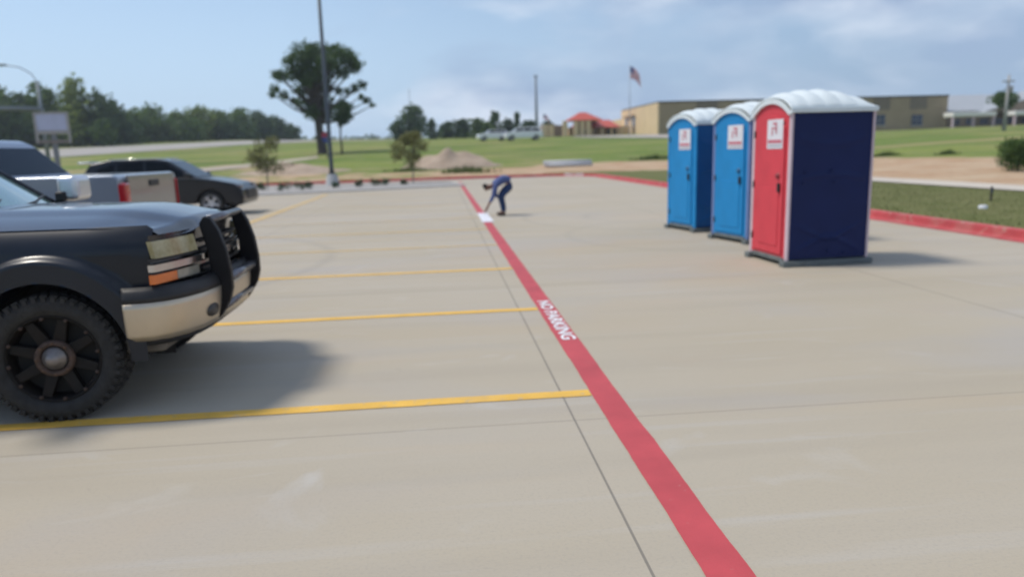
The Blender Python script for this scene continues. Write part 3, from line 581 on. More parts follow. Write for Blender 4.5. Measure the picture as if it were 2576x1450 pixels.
# ------------------------------------------------------------ the black pickup in front
def black_pickup():
    t = thing('pickup_truck', (-2.55, 5.75, 0), 0, 'black pickup truck with black grille guard and off-road tyres at the left edge', 'pickup truck')
    PAINT = mat('black_paint', (0.010, 0.0135, 0.021), 0.32, coat=0.22, var=0.25, vscale=1.5, spec=0.28)
    HOODP = mat('hood_dusty_black', (0.030, 0.034, 0.040), 0.26, coat=0.7, var=0.2, vscale=3, spec=0.7)
    CZ = 0.42; RA = 0.50
    xf = lambda y: 0.85 - 0.19 * abs(y) ** 2.5
    def side_y(x, z):
        y = 0.945
        if z > 1.06: y -= 0.10 * min(1, (z - 1.06) / 0.19) ** 2
        if x > 0.25: y -= 0.05 * ((x - 0.25) / 0.4) ** 2
        d = hypot(x, z - CZ)
        y += 0.070 * (1 - sstep(0.63, 0.675, d))
        return y
    def fender(s):
        def f(u, v):
            a = radians(-4 + 190 * u); ca, sa = cos(a), sin(a)
            # distance to the outline from the arch centre
            lim = []
            zt = 1.245
            if sa > 1e-6: lim.append((zt - CZ) / sa)
            if ca > 1e-6: lim.append((0.665 if sa * 0 + CZ + 0.6 * sa > 0.60 else 0.60) / ca)
            if ca < -1e-6: lim.append(-0.78 / ca)
            if sa < -1e-6: lim.append((0.06) / -sa + 0.2)
            Ro = max(min(lim), RA + 0.02); r = RA + (Ro - RA) * v
            x, z = r * ca, CZ + r * sa
            return (x, s * side_y(x, z), z)
        mb = MB(); mb.grid(f, 70, 26)
        def g(u, v):   # wheel-arch lip turned inwards
            a = radians(-4 + 190 * u); x, z = RA * cos(a), CZ + RA * sin(a); return (x, s * (side_y(x, z) - v * 0.30), z)
        mb.grid(g, 50, 3)
        return mb
    for s in (-1, 1):
        fender(s).build('fender', PAINT, t)
        mb = MB(); mb.grid(lambda u, v: ((RA + 0.004) * cos(radians(-10 + 200 * u)), s * (0.70 - 0.35 * v), CZ + (RA + 0.004) * sin(radians(-10 + 200 * u))), 30, 2)
        mb.grid(lambda u, v: (0.60 * (1 - 2 * u), s * 0.50, 0.30 + 0.65 * v), 6, 4)
        mb.build('wheel_well', DARK, t)
    # hood
    def hood(u, v):
        y = -0.862 + 1.724 * v; x = -0.66 + (xf(y) + 0.00 + 0.66) * u; ay = abs(y) / 0.862
        z = 1.243 + 0.074 * (1 - ay ** 2.6) + 0.016 * (1 - sstep(0.38, 0.60, abs(y))) + 0.030 * (1 - u) * (1 - ay ** 4)
        z -= 0.075 * sstep(0.55, 1.0, u) ** 1.5 * (1 - ay ** 6 * 0.7); z -= 0.05 * sstep(0.93, 1.0, u)
        return (x, y * (1 - 0.075 * sstep(0.30, 0.85, x)), z)
    MB().grid(hood, 60, 60).build('hood', HOODP, t)
    # front face behind grille
    def face(u, v):
        y = -0.93 + 1.86 * u; z = 0.76 + 0.425 * v; return (xf(y) - 0.025 - 0.015 * (1 - v), y, z)
    MB().grid(face, 40, 6).build('front_panel', BLK, t)
    # grille bars
    def band(y0, y1, z0, z1, off, n=14, fx=xf, thick=0.02, tilt=0.0):
        mb = MB(); pts = []
        for i in range(n + 1):
            y = y0 + (y1 - y0) * i / n; pts.append((fx(y) + off, y))
        for (x, y), (x2, y2) in zip(pts, pts[1:]):
            mb.add([(x, y, z0), (x2, y2, z0), (x2 - tilt, y2, z1), (x - tilt, y, z1), (x - thick, y, z0), (x2 - thick, y2, z0), (x2 - thick - tilt, y2, z1), (x - thick - tilt, y, z1)],
                   [(0, 1, 2, 3), (4, 7, 6, 5), (0, 4, 5, 1), (3, 2, 6, 7)])
        for (x, y) in (pts[0], pts[-1]):
            mb.add([(x, y, z0), (x - thick, y, z0), (x - thick - tilt, y, z1), (x - tilt, y, z1)], [(0, 1, 2, 3)])
        return mb
    mb = MB()
    for k in range(5):
        b_ = band(-0.44, 0.44, 0.82 + k * 0.065, 0.84 + k * 0.065, 0.005); mb.add(b_.v, b_.f)
    mb.build('grille', BLKM, t)
    LENS = mat('lamp_lens', (0.27, 0.225, 0.10), 0.2, col2=(0.47, 0.43, 0.27), vscale=11, coat=0.4, spec=0.4)
    LENS2 = mat('lamp_lens_clear', (0.30, 0.28, 0.23), 0.15, var=0.2, coat=1.0)
    AMB = mat('amber_lens', (0.75, 0.16, 0.015), 0.2, var=0.1, coat=1.0)
    STR = mat('strip_chrome', (0.62, 0.60, 0.60), 0.22, metal=1.0, var=0.08)
    for s in (-1, 1):
        hl = band(s * 0.50, s * 0.93, 1.038, 1.148, 0.010, thick=0.03, tilt=0.02).build('headlight', LENS, t)
        band(s * 0.49, s * 0.96, 1.022, 1.036, 0.012, thick=0.03).build('trim', BLKM, hl)
        band(s * 0.46, s * 0.965, 0.955, 1.000, 0.022, thick=0.04).build('chrome_strip', STR, t)
        band(s * 0.765, s * 0.965, 0.875, 0.935, 0.012, thick=0.03).build('turn_signal', AMB, t)
        band(s * 0.50, s * 0.755, 0.875, 0.935, 0.008, thick=0.03).build('fog_lamp', LENS2, t)
    band(-0.46, 0.46, 0.965, 1.005, 0.03, thick=0.03).build('chrome_strip', STR, t)
    # bumper
    P = [(0.50, -1.035), (0.56, -1.035), (0.66, -1.015), (0.76, -0.955), (0.84, -0.85), (0.90, -0.70), (0.935, -0.5), (0.955, -0.25), (0.96, 0)]
    P = P + [(x, -y) for x, y in P[-2::-1]]
    def bump(z0, z1, o0, o1, n=4, bul=0.0, P=P):
        mb = MB()
        def f(u, v):
            i = u * (len(P) - 1); k = min(int(i), len(P) - 2); q = i - k; x = P[k][0] * (1 - q) + P[k + 1][0] * q; y = P[k][1] * (1 - q) + P[k + 1][1] * q
            o = o0 + (o1 - o0) * v + bul * sin(pi * v); L_ = hypot(x - 0.2, y) or 1
            return (x + o * (x - 0.2) / L_, y + o * y / L_, z0 + (z1 - z0) * v)
        mb.grid(f, 48, n); return mb
    CHB = mat('bumper_chrome_ground_tint', (0.58, 0.50, 0.39), 0.46, metal=0.8, var=0.06, vscale=4)  # chrome tinted beige, which puts the ground's reflection into its colour
    bp_ = bump(0.510, 0.765, -0.05, 0.0, 6, 0.012).build('bumper', CHB, t, solid=0.02)
    bump(0.767, 0.865, 0.0, -0.045, 3, 0.01).build('bumper_cover', BLKM, t, solid=0.02)
    bump(0.465, 0.51, -0.11, -0.055, 2).build('air_dam', BLKM, t, solid=0.02)
    MB().prism([(0.35, 0.40), (0.66, 0.405), (0.72, 0.50), (0.35, 0.50)], -0.86, 0.86).build('skid_plate', mat('skid_tan', (0.14, 0.125, 0.105), 0.7, var=0.2), t, bevel=0.02)
    for s in (-1, 1):
        mb = MB(); mb.lathe([(0.0, 0.0), (0.05, 0.0), (0.062, 0.02), (0.062, 0.05)], 20, Matrix.Translation((0.925, s * 0.56, 0.62)) @ Matrix.Rotation(pi / 2, 4, 'Z') @ Matrix.Diagonal((1.5, 1, 0.8, 1)))
        mb.build('tow_hook', mat('hook_dark', (0.05, 0.045, 0.04), 0.5, var=0.3), t)
    # grille guard
    gd = [(0.86, 1.262), (0.905, 1.25), (0.955, 1.16), (0.995, 1.02), (1.015, 0.86), (1.015, 0.74), (0.99, 0.65), (0.935, 0.56), (0.88, 0.50), (0.82, 0.49), (0.84, 0.60), (0.865, 0.72), (0.875, 0.86), (0.868, 1.0), (0.845, 1.12), (0.825, 1.21)]
    GD = mat('guard_black', (0.006, 0.006, 0.008), 0.5, spec=0.25)
    gr = bpy.data.objects.new('grille_guard', None); COL.objects.link(gr); gr.parent = t
    for s in (-1, 1):
        MB().prism(gd, s * 0.40 - 0.035, s * 0.40 + 0.035).build('upright', GD, gr, bevel=0.012)
    gt = mat('guard_tube', (0.16, 0.16, 0.18), 0.25, metal=0.7, var=0.2)
    MB().tube([(0.885, -0.40, 1.235), (0.885, 0.40, 1.235)], 0.028, 14).build('cross_tube', gt, gr)
    MB().tube([(0.965, -0.40, 0.80), (0.965, 0.40, 0.80)], 0.035, 14).build('cross_tube', gt, gr)
    MB().tube([(0.93, -0.40, 0.60), (0.93, 0.40, 0.60)], 0.03, 14).build('cross_tube', gt, gr)
    # cab, doors, bed (mostly outside the picture)
    cabp = [(-0.78, 0.42), (-0.78, 1.245), (-2.9, 1.26), (-5.2, 1.22), (-5.2, 0.55), (-4.35, 0.50)] + [(-3.85 + 0.5 * cos(radians(a)), 0.44 + 0.5 * sin(radians(a))) for a in range(180, -1, -15)] + [(-3.3, 0.42)]
    MB().prism(cabp, -0.955, 0.955).build('body_side', PAINT, t, bevel=0.05, seg=3)
    def ghs(s):
        return None
    A0, A1, B1, B0 = (-0.72, 1.27), (-1.42, 1.80), (-2.95, 1.83), (-3.15, 1.27)
    hw = lambda z: 0.90 - 0.32 * (z - 1.25)
    mb = MB()
    def slab(pts, th=0.02):
        mb.add([(x, y, z) for x, y, z in pts], [list(range(len(pts)))])
    roof = MB().grid(lambda u, v: (A1[0] + (B1[0] - A1[0]) * u, (hw(1.8)) * (2 * v - 1), 1.80 + 0.03 * u + 0.07 * (1 - abs(2 * v - 1) ** 2.5) * (1 - abs(2 * u - 1) ** 4 * 0.6)), 16, 16)
    roof.build('roof', PAINT, t)
    for s in (-1, 1):
        for (p, q) in ((A0, A1), (B0, B1), ((-1.95, 1.26), (-2.0, 1.82))):
            MB().tube([(p[0], s * hw(p[1]), p[1]), (q[0], s * hw(q[1]), q[1])], 0.035, 8).build('pillar', PAINT, t)
        MB().add([(A0[0] - 0.06, s * hw(1.26), 1.25), (B0[0] + 0.02, s * hw(1.26), 1.25), (B1[0] + 0.02, s * hw(1.80), 1.80), (A1[0] - 0.03, s * hw(1.80), 1.80)], [(0, 1, 2, 3)]).build('side_window', GLS, t)
    WS = mat('windshield_glass', (0.20, 0.34, 0.33), 0.06, var=0.15, vscale=2, spec=1.0, coat=1.0)
    def wsf(u, v):
        y = (2 * u - 1); yw = (0.86 - 0.12 * v); x = A0[0] + (A1[0] - A0[0]) * v + 0.10 * (1 - y * y) * (1 - 0.4 * v); return (x, y * yw, 1.285 + (1.80 - 1.285) * v + 0.03 * (1 - y * y))
    MB().grid(wsf, 20, 8).build('windshield', WS, t)
    MB().grid(lambda u, v: (-0.72 + 0.10 * (1 - (2 * u - 1) ** 2) + 0.14 * v - 0.04, (2 * u - 1) * 0.86, 1.30 - 0.015 * v + 0.022 * (1 - (2 * u - 1) ** 2)), 14, 2).build('cowl', BLKM, t)
    for (ya, yb) in ((-0.55, 0.1), (0.05, 0.70)):
        MB().tube([(-0.60, ya, 1.345), (-0.66, (ya + yb) / 2, 1.365), (-0.76, yb, 1.40)], 0.010, 6).build('wiper', BLKM, t)
    MB().add([(B0[0], -hw(1.26), 1.25), (B0[0], hw(1.26), 1.25), (B1[0], hw(1.8), 1.83), (B1[0], -hw(1.8), 1.83)], [(0, 1, 2, 3)]).build('rear_window', GLS, t)
    for s in (-1, 1):
        MB().box(-0.76, -0.58, s * 1.04 - 0.14, s * 1.04 + 0.14, 1.335, 1.555).build('mirror', mat('mirror_chrome', (0.72, 0.74, 0.78), 0.30, metal=0.7, var=0.05), t, bevel=0.05, seg=3)
        MB().box(-0.76, -0.68, min(s * 0.86, s * 0.93), max(s * 0.86, s * 0.93), 1.33, 1.42).build('mirror_arm', BLKM, t, bevel=0.02)
    MB().box(-5.0, 0.45, -0.45, 0.45, 0.34, 0.50).build('chassis', DARK, t)
    MB().tube([(0, -0.75, 0.40), (0, 0.75, 0.40)], 0.06, 12).build('axle', DARK, t); MB().tube([(-3.85, -0.75, 0.42), (-3.85, 0.75, 0.42)], 0.07, 12).build('axle', DARK, t)
    for x in (0, -3.85):
        for s in (-1, 1):
            wv = wheel(t, 0, s * 0.15, s, 0.42, 0.30, 'truck'); wv.location = (x, s * 0.85, 0)
            if x == 0: wv.rotation_euler = (0, 0, radians(5))
    return t
black_pickup()
# ------------------------------------------------------------ ordinary cars
def arch(cx, cz, r, n=10): return [(cx + r * cos(pi * (1 - i / n)), cz + r * sin(pi * (1 - i / n))) for i in range(n + 1)]
def car(loc, rz, label, cat, name, paint, lower, gh, wheels, R_, hw_, belt, tumble=0.30, bed=None, side_windows=None, lamps=True, rear=None, group=None, parts=True, scale=1, glass=None, skin2=None):
    """lower: side outline without arches as (front..rear) functions; gh: greenhouse outline [(x,z)...] from front base to rear base"""
    t = thing(name, loc, rz, label, cat, group); G_ = glass or GLS
    MB().prism(lower, -hw_, hw_).build('body', paint, t, bevel=0.06, seg=3, angle=25)
    H = lambda z: hw_ - 0.05 - tumble * max(0, z - belt)
    n = len(gh); vs = [(x, -H(z), z) for x, z in gh] + [(x, H(z), z) for x, z in gh]
    MB().add(vs, [list(range(n)), list(range(2 * n - 1, n - 1, -1))] + [[i, i + n, (i + 1) % n + n, (i + 1) % n] for i in range(n)]).build('cabin', paint, t, bevel=0.045, seg=3, angle=20)
    a, b_ = Vector((gh[0][0], 0, gh[0][1])), Vector((gh[1][0], 0, gh[1][1])); nn = Vector((-(b_ - a).z, 0, (b_ - a).x)).normalized()
    if nn.x < 0: nn = -nn
    def pane(a, b_, nn, lo, hi, nm):
        p0, p1 = a.lerp(b_, lo) + nn * 0.008, a.lerp(b_, hi) + nn * 0.008
        MB().add([(p0.x, -H(p0.z) + 0.07, p0.z), (p0.x, H(p0.z) - 0.07, p0.z), (p1.x, H(p1.z) - 0.07, p1.z), (p1.x, -H(p1.z) + 0.07, p1.z)], [(0, 1, 2, 3)]).build(nm, G_, t)
    pane(a, b_, nn, 0.06, 0.93, 'windshield')
    c, d = Vector((gh[-1][0], 0, gh[-1][1])), Vector((gh[-2][0], 0, gh[-2][1])); n2 = Vector((-(d - c).z, 0, (d - c).x)).normalized()
    if n2.x > 0: n2 = -n2
    pane(c, d, n2, 0.12, 0.90, 'rear_window')
    for s in (-1, 1):
        for pts in side_windows:
            vs = [(x, s * (H(z) + 0.006), z) for x, z in pts] + [(x, s * (H(z) - 0.02), z) for x, z in pts]; m_ = len(pts)
            MB().add(vs, [list(range(m_))] + [[i, i + m_, (i + 1) % m_ + m_, (i + 1) % m_] for i in range(m_)]).build('side_window', G_, t)
        xm = gh[0][0] - 0.25
        MB().box(xm - 0.05, xm + 0.08, min(s * (hw_ - 0.02), s * (hw_ + 0.18)), max(s * (hw_ - 0.02), s * (hw_ + 0.18)), belt + 0.0, belt + 0.15).build('mirror', paint, t, bevel=0.04)
    for x in wheels:
        for s in (-1, 1):
            wheel(t, x, s * (hw_ + 0.005), s, R_, 0.22)
            MB().prism(arch(x, R_, R_ + 0.055, 14), min(s * (hw_ - 0.24), s * (hw_ - 0.27)), max(s * (hw_ - 0.24), s * (hw_ - 0.27))).build('wheel_well', DARK, t)
    return t
def car_outline(xf_, xr, zf, belt, zr, sill, wheels, R_, hood, gap=0.0):
    # hood: list of (x,z) top points from the nose to the rear
    pts = [(xf_, sill + 0.08)] + hood + [(xr, sill + 0.12)]
    bot = []
    for wx in sorted(wheels): bot += [(wx + (R_ + 0.05) * cos(pi * (1 - i / 10)), R_ * 0.98 + (R_ + 0.05) * sin(pi * (1 - i / 10))) for i in range(11)]
    bot = [(p[0], max(p[1], sill)) for p in bot]
    return pts + [(xr + 0.25, sill)] + bot + [(xf_ - 0.15, sill)]
CHAR = mat('charcoal_paint', (0.008, 0.009, 0.013), 0.28, spec=0.3, coat=0.35, var=0.15, vscale=1)
GREY = mat('grey_paint', (0.16, 0.17, 0.20), 0.30, coat=0.6, var=0.1, vscale=1)
SILV = mat('silver_blue_paint', (0.25, 0.29, 0.36), 0.30, metal=0.3, coat=0.8, var=0.08, vscale=1)
WHC = mat('white_car_paint', (0.82, 0.83, 0.86), 0.3, coat=0.6, var=0.03)
# (c) dark crossover: front at x=+2.35
wl = [1.45, -1.35]
low = car_outline(2.38, -2.30, 0, 1.1, 0, 0.26, wl, 0.36, [(2.42, 0.50), (2.38, 0.78), (2.20, 0.93), (1.60, 1.06), (1.05, 1.14), (-1.9, 1.16), (-2.25, 1.10), (-2.34, 0.80), (-2.32, 0.5)])
cro = car((-8.32, 23.45, 0), 0, 'charcoal crossover with silver wheels parked beyond the pickups, nose to the right', 'car', 'parked_car', CHAR, low,
    [(1.10, 1.13), (0.25, 1.66), (-0.3, 1.735), (-1.5, 1.70), (-1.95, 1.60), (-2.22, 1.16)], wl, 0.36, 0.93, 1.14,
    side_windows=[[(0.85, 1.18), (0.22, 1.58), (-0.35, 1.645), (-0.35, 1.18)], [(-0.42, 1.18), (-0.42, 1.645), (-1.15, 1.60), (-1.20, 1.18)], [(-1.27, 1.19), (-1.22, 1.59), (-1.65, 1.48), (-1.95, 1.24)]])
MB().box(-2.28, -1.95, -0.72, 0.72, 1.62, 1.68).build('spoiler', mat('spoiler_silver', (0.55, 0.57, 0.62), 0.3, metal=0.5), cro, bevel=0.02)
for s in (-1, 1):
    MB().box(2.12, 2.36, min(s * 0.62, s * 0.92), max(s * 0.62, s * 0.92), 0.80, 0.90).build('headlight', mat('headlight_smoked', (0.10, 0.09, 0.10), 0.1, coat=1), cro, bevel=0.03)
    MB().box(-2.36, -2.15, min(s * 0.60, s * 0.935), max(s * 0.60, s * 0.935), 0.98, 1.10).build('tail_light', mat('tail_red', (0.42, 0.012, 0.02), 0.25, coat=1), cro, bevel=0.03)
MB().box(2.36, 2.44, -0.5, 0.5, 0.45, 0.75).build('grille', BLKM, cro, bevel=0.02)
MB().tube([(0.1, -0.72, 1.72), (-1.4, -0.72, 1.71)], 0.02, 8).build('roof_rail', CHR, cro)
MB().tube([(0.1, 0.72, 1.72), (-1.4, 0.72, 1.71)], 0.02, 8).build('roof_rail', CHR, cro)
# silver blue pickup, tail to the right, sloping sail pillars behind the cab
wl = [2.0, -1.75]
low = car_outline(2.9, -2.85, 0, 1.1, 0, 0.45, wl, 0.42, [(2.95, 0.65), (2.92, 1.10), (2.7, 1.22), (1.7, 1.32), (1.3, 1.36), (-1.0, 1.40), (-1.6, 1.50), (-2.80, 1.50), (-2.85, 1.46), (-2.86, 0.62)])
pb = car((-6.8, 10.42, 0), pi, 'silver blue pickup truck seen from its tailgate, red tail light before charcoal crossover', 'pickup truck', 'pickup_truck', SILV, low,
    [(1.35, 1.35), (0.55, 1.90), (0.1, 1.99), (-0.88, 1.99), (-1.02, 1.92), (-1.46, 1.47)], wl, 0.42, 0.99, 1.36, side_windows=[[(1.05, 1.42), (0.52, 1.83), (0.05, 1.86), (0.05, 1.42)], [(-0.03, 1.42), (-0.03, 1.86), (-0.62, 1.87), (-0.62, 1.42)], [(-0.70, 1.45), (-0.70, 1.87), (-0.82, 1.87), (-1.10, 1.49)]])
tg = MB().box(-2.895, -2.855, -0.80, 0.80, 0.74, 1.49).build('tailgate', mat('tailgate_silver_ground_tint', (0.24, 0.23, 0.22), 0.32, metal=0.4, coat=0.6, var=0.05), pb, bevel=0.015)  # warmer grey than the silver blue body: ground reflection put into the colour
MB().box(-2.91, -2.893, -0.16, 0.16, 1.33, 1.41).build('handle', BLKM, tg, bevel=0.005)
for s in (-1, 1):
    q_ = 0.985 if s > 0 else 0.84
    MB().box(-2.92, -2.70, min(s * 0.815, s * q_), max(s * 0.815, s * q_), 1.03, 1.40).build('tail_light', mat('tail_red', (0.42, 0.012, 0.02), 0.25, coat=1), pb, bevel=0.03)
    MB().box(-2.925, -2.72, min(s * 0.82, s * 0.975), max(s * 0.82, s * 0.975), 0.90, 1.025).build('reverse_light', mat('reverse_lens', (0.5, 0.40, 0.38), 0.2, coat=1), pb, bevel=0.02)
MB().box(-3.0, -2.83, -0.95, 0.95, 0.50, 0.70).build('bumper', CHR, pb, bevel=0.03)
# distant white vehicles
wl = [1.5, -1.5]
lowv = car_outline(2.5, -2.5, 0, 1.1, 0, 0.35, wl, 0.36, [(2.5, 0.9), (2.3, 1.05), (1.6, 1.15), (1.2, 1.2), (-2.4, 1.2), (-2.5, 1.1)])
x, y, z = spot(1241, 118); car((x, y, z), radians(190), 'white car parked on the grass in front of the distant trees, shorter of the two', 'car', 'parked_car', WHC, lowv, [(1.25, 1.2), (0.6, 1.7), (-1.9, 1.72), (-2.35, 1.2)], wl, 0.36, 0.92, 1.15, side_windows=[[(0.95, 1.25), (0.55, 1.62), (-0.5, 1.63), (-0.5, 1.25)], [(-0.58, 1.25), (-0.58, 1.63), (-1.8, 1.62), (-2.05, 1.25)]])
wl = [2.0, -1.9]
lowv = car_outline(3.0, -2.9, 0, 1.1, 0, 0.38, wl, 0.40, [(3.0, 0.9), (2.9, 1.1), (2.3, 1.25), (1.9, 1.3), (-2.8, 1.35), (-2.9, 1.2)])
x, y, z = spot(1318, 116); car((x, y, z), radians(186), 'white van parked between the other white car and the tall thin pole', 'van', 'parked_van', WHC, lowv, [(1.95, 1.3), (1.15, 1.95), (-2.5, 2.0), (-2.85, 1.3)], wl, 0.40, 0.98, 1.3, side_windows=[[(1.6, 1.38), (1.1, 1.82), (0.2, 1.85), (0.2, 1.38)], [(0.1, 1.38), (0.1, 1.85), (-1.1, 1.86), (-1.1, 1.38)], [(-1.2, 1.38), (-1.2, 1.86), (-2.3, 1.84), (-2.5, 1.38)]])
# ------------------------------------------------------------ trees
FD = fol('foliage_dark', (0.034, 0.074, 0.022), (0.085, 0.145, 0.040), 0.5)
FM = fol('foliage_mid', (0.062, 0.120, 0.026), (0.135, 0.205, 0.045), 0.3)
FL = fol('foliage_light', (0.13, 0.185, 0.030), (0.24, 0.30, 0.060), 0.5)
FO = fol('foliage_olive', (0.13, 0.14, 0.045), (0.24, 0.24, 0.085), 2.5)
BARK = mat('bark', (0.055, 0.045, 0.038), 0.95, var=0.3, vscale=3)
def leaves(mb, c, r, n, size, rnd, flat=1.0):
    for _ in range(n):
        p = Vector((rnd.gauss(0, 0.48), rnd.gauss(0, 0.48), rnd.gauss(0, 0.48)))
        if p.length > 1.35: p = p * (0.9 / p.length)
        q = Vector((c[0] + p.x * r, c[1] + p.y * r, c[2] + p.z * r * flat))
        a = Vector((rnd.gauss(0, 1), rnd.gauss(0, 1), rnd.gauss(0, 1))).normalized(); b_ = a.orthogonal().normalized(); k = a.cross(b_)
        s = size * rnd.uniform(0.6, 1.3)
        mb.add([q + b_ * s, q + k * s * 0.7, q - b_ * s, q - k * s * 0.7], [(0, 1, 2, 3)])
def tree(name, loc, spheres, trunk, fm, label, cat, group, size, dens, seed=0, limbs=True, kind=None, tr=None):
    spheres = [(a, b, c, r * 1.12) for a, b, c, r in spheres]
    """spheres in local metres; trunk (radius, height)"""
    rnd = random.Random(seed); t = thing(name, loc, 0, label, cat, group)
    mb = MB()
    for (x, y, z, r) in spheres: leaves(mb, (x, y, z), r, max(12, int(dens * r * r)), size, rnd, 0.85)
    mb.build('crown', fm, t, fix=False)
    mb = MB(); R_, H_ = trunk; 
    top = (rnd.uniform(-.1, .1) * H_, 0, H_)
    mb.tube([(0, 0, -0.3), (0, 0, 0.02 * H_), (top[0] * 0.4, 0, 0.5 * H_), top], [R_ * 1.5, R_, R_ * 0.8, R_ * 0.35], 10)
    if limbs:
        for (x, y, z, r) in spheres:
            if z > H_ * 0.35:
                zb = max(0.35 * H_, min(H_ * 0.95, z * 0.62)); b0 = Vector((top[0] * zb / H_, 0, zb)); e = Vector((x, y, z)); m_ = b0.lerp(e, 0.5) + Vector((0, 0, -0.08 * (e - b0).length))
                mb.tube([b0, m_, e], [R_ * 0.38, R_ * 0.22, R_ * 0.07], 6, cap=False)
    mb.build('trunk', tr or BARK, t, fix=False)
    return t
# the big tree: clumps read from its outline, spread in depth
D0 = 92
def px_m(cx, cy, r, dist, ox=900, oy=100, k=0.4552):   # crop pixels -> world offsets
    S = (ox + cx * k, oy + cy * k); px, py = S[0] * 0.644, S[1] * 0.644
    d = ray(px, py); h = hypot(d.x, d.y); return d.x / h * dist, d.y / h * dist, EYE.z + d.z / h * dist, r * k / 2829.6 * dist
big = [(620,250,95),(760,235,85),(920,245,80),(1035,320,75),(1075,360,50),(505,300,50),(430,430,55),(390,415,35),(560,410,75),(690,400,90),(850,385,85),(960,400,55),(1010,260,60),(690,200,50),(900,190,40),
       (380,540,38),(360,590,30),(465,600,40),(590,560,45),(690,540,60),(820,530,60),(640,470,55),(760,470,70),(1070,540,38),(1135,505,35),(1000,560,30),(1120,610,26),(1170,645,30),(1215,685,22),(930,560,35),(690,650,60),(790,660,80),(700,740,60),(790,770,70),(600,660,40),(540,640,32),(840,720,50),(770,320,60),(860,300,60),(640,340,60)]
x0, y0, z0 = spot(812, D0); sp = []
rnd = random.Random(3)
for (cx, cy, r) in big:
    X, Y, Z, r_ = px_m(cx, cy, r, D0 + rnd.uniform(-2.5, 2.5)); sp.append((X - x0, Y - y0, Z - z0, r_))
tree('broadleaf_tree', (x0, y0, z0), sp, (0.55, 8.5), FD, 'tall dark spreading tree behind the light pole, drooping branch on its right', 'tree', None, 0.17, 360, 3)
x1, y1, z1 = spot(862, D0 - 4); sp = []
for (cx, cy, r) in [(960,720,55),(985,780,55),(930,790,45),(1000,700,38),(955,830,30),(965,665,30)]:
    X, Y, Z, r_ = px_m(cx, cy, r, D0 - 4); sp.append((X - x1, Y - y1, Z - z1, r_))
tree('broadleaf_tree', (x1, y1, z1), sp, (0.13, 4.4), FD, 'small round-headed tree with thin trunk under the tall spreading tree', 'tree', None, 0.18, 480, 4)
# woods on the left: individual trees
def wood(px, ptop, dist, wpx, fm, seed, label, cat='tree', base=0.0, group=None, name='broadleaf_tree', conic=False, dens=13, size=0.42):
    rnd = random.Random(seed); x, y, z = spot(px, dist); H_ = topz(px, ptop, dist) - z; W_ = wpx / F * dist; sp = []
    n = 11
    for i in range(n):
        f = i / (n - 1); zz = H_ * (0.10 + 0.80 * f) if base == 0 else H_ * (base + (0.92 - base) * f)
        wr = (W_ / 2) * ((1 - f) * 0.9 + 0.12 if conic else (0.95 if f < 0.55 else 0.95 - 0.9 * (f - 0.55)))
        for k in range(3 if not conic else 2):
            a = rnd.uniform(0, 2 * pi); q = wr * rnd.uniform(0.2, 0.65); sp.append((q * cos(a), q * sin(a) * 0.8, zz, max(0.5, wr * rnd.uniform(0.38, 0.62) * (1 if f < 0.95 else 0.7))))
    sp.append((0, 0, H_ * 0.93, W_ * 0.13))
    return tree(name, (x, y, z), sp, (0.16 + 0.012 * H_, H_ * 0.7), fm, label, cat, group, size, dens, seed, limbs=False)
GW = 'trees of the woods beyond the road'
near = [(-60, 200, 175, 150, FM), (10, 212, 180, 110, FM), (75, 232, 178, 90, FD), (122, 205, 176, 100, FM), (180, 262, 174, 80, FL), (212, 190, 178, 105, FL), (262, 225, 176, 90, FD), (300, 250, 182, 80, FD), (268, 300, 170, 60, FM), (345, 275, 196, 90, FM), (400, 266, 200, 100, FM), (458, 282, 204, 90, FM), (515, 268, 206, 90, FL), (560, 280, 208, 90, FM), (612, 274, 214, 90, FM), (660, 280, 220, 80, FD), (700, 296, 228, 80, FD), (735, 318, 236, 60, FD), (145, 245, 186, 90, FD), (40, 250, 172, 90, FD), (330, 300, 188, 70, FD), (480, 300, 196, 80, FM), (585, 305, 204, 80, FD)]
for i, (px, pt, ds, wp, fm) in enumerate(near):
    pos = ['at the far left of the woods, cut off by the picture edge', 'tall, behind the left end of the signal arm', 'dark, behind the signal arm', 'behind the signal mast', 'low pale one right of the framed sign', 'tallest pale green one, right of the framed sign', 'dark tall one right of the palest tree', 'dark, last of the tall clump before the woods drop', 'small mid-green one before the tall dark pair', 'first of the lower woods right of the tall clump', 'rounded, in the lower woods above the crossover roof', 'above the crossover windshield', 'paler one in the middle of the lower woods', 'right of the paler middle tree', 'left of the sapling top', 'dark, behind the left sapling', 'dark, second from the right end', 'dark, rightmost and lowest of the woods', 'dark, behind the framed sign', 'dark, low, under the signal arm', 'dark low gap filler between tall clump and lower woods', 'in front of the lower woods, left half', 'in front of the lower woods, right half'][i]
    wood(px, pt, ds, wp, fm, 20 + i, ('woodland tree, ' + pos)[:200], group=GW)
GC = 'dark trees behind the distant field'
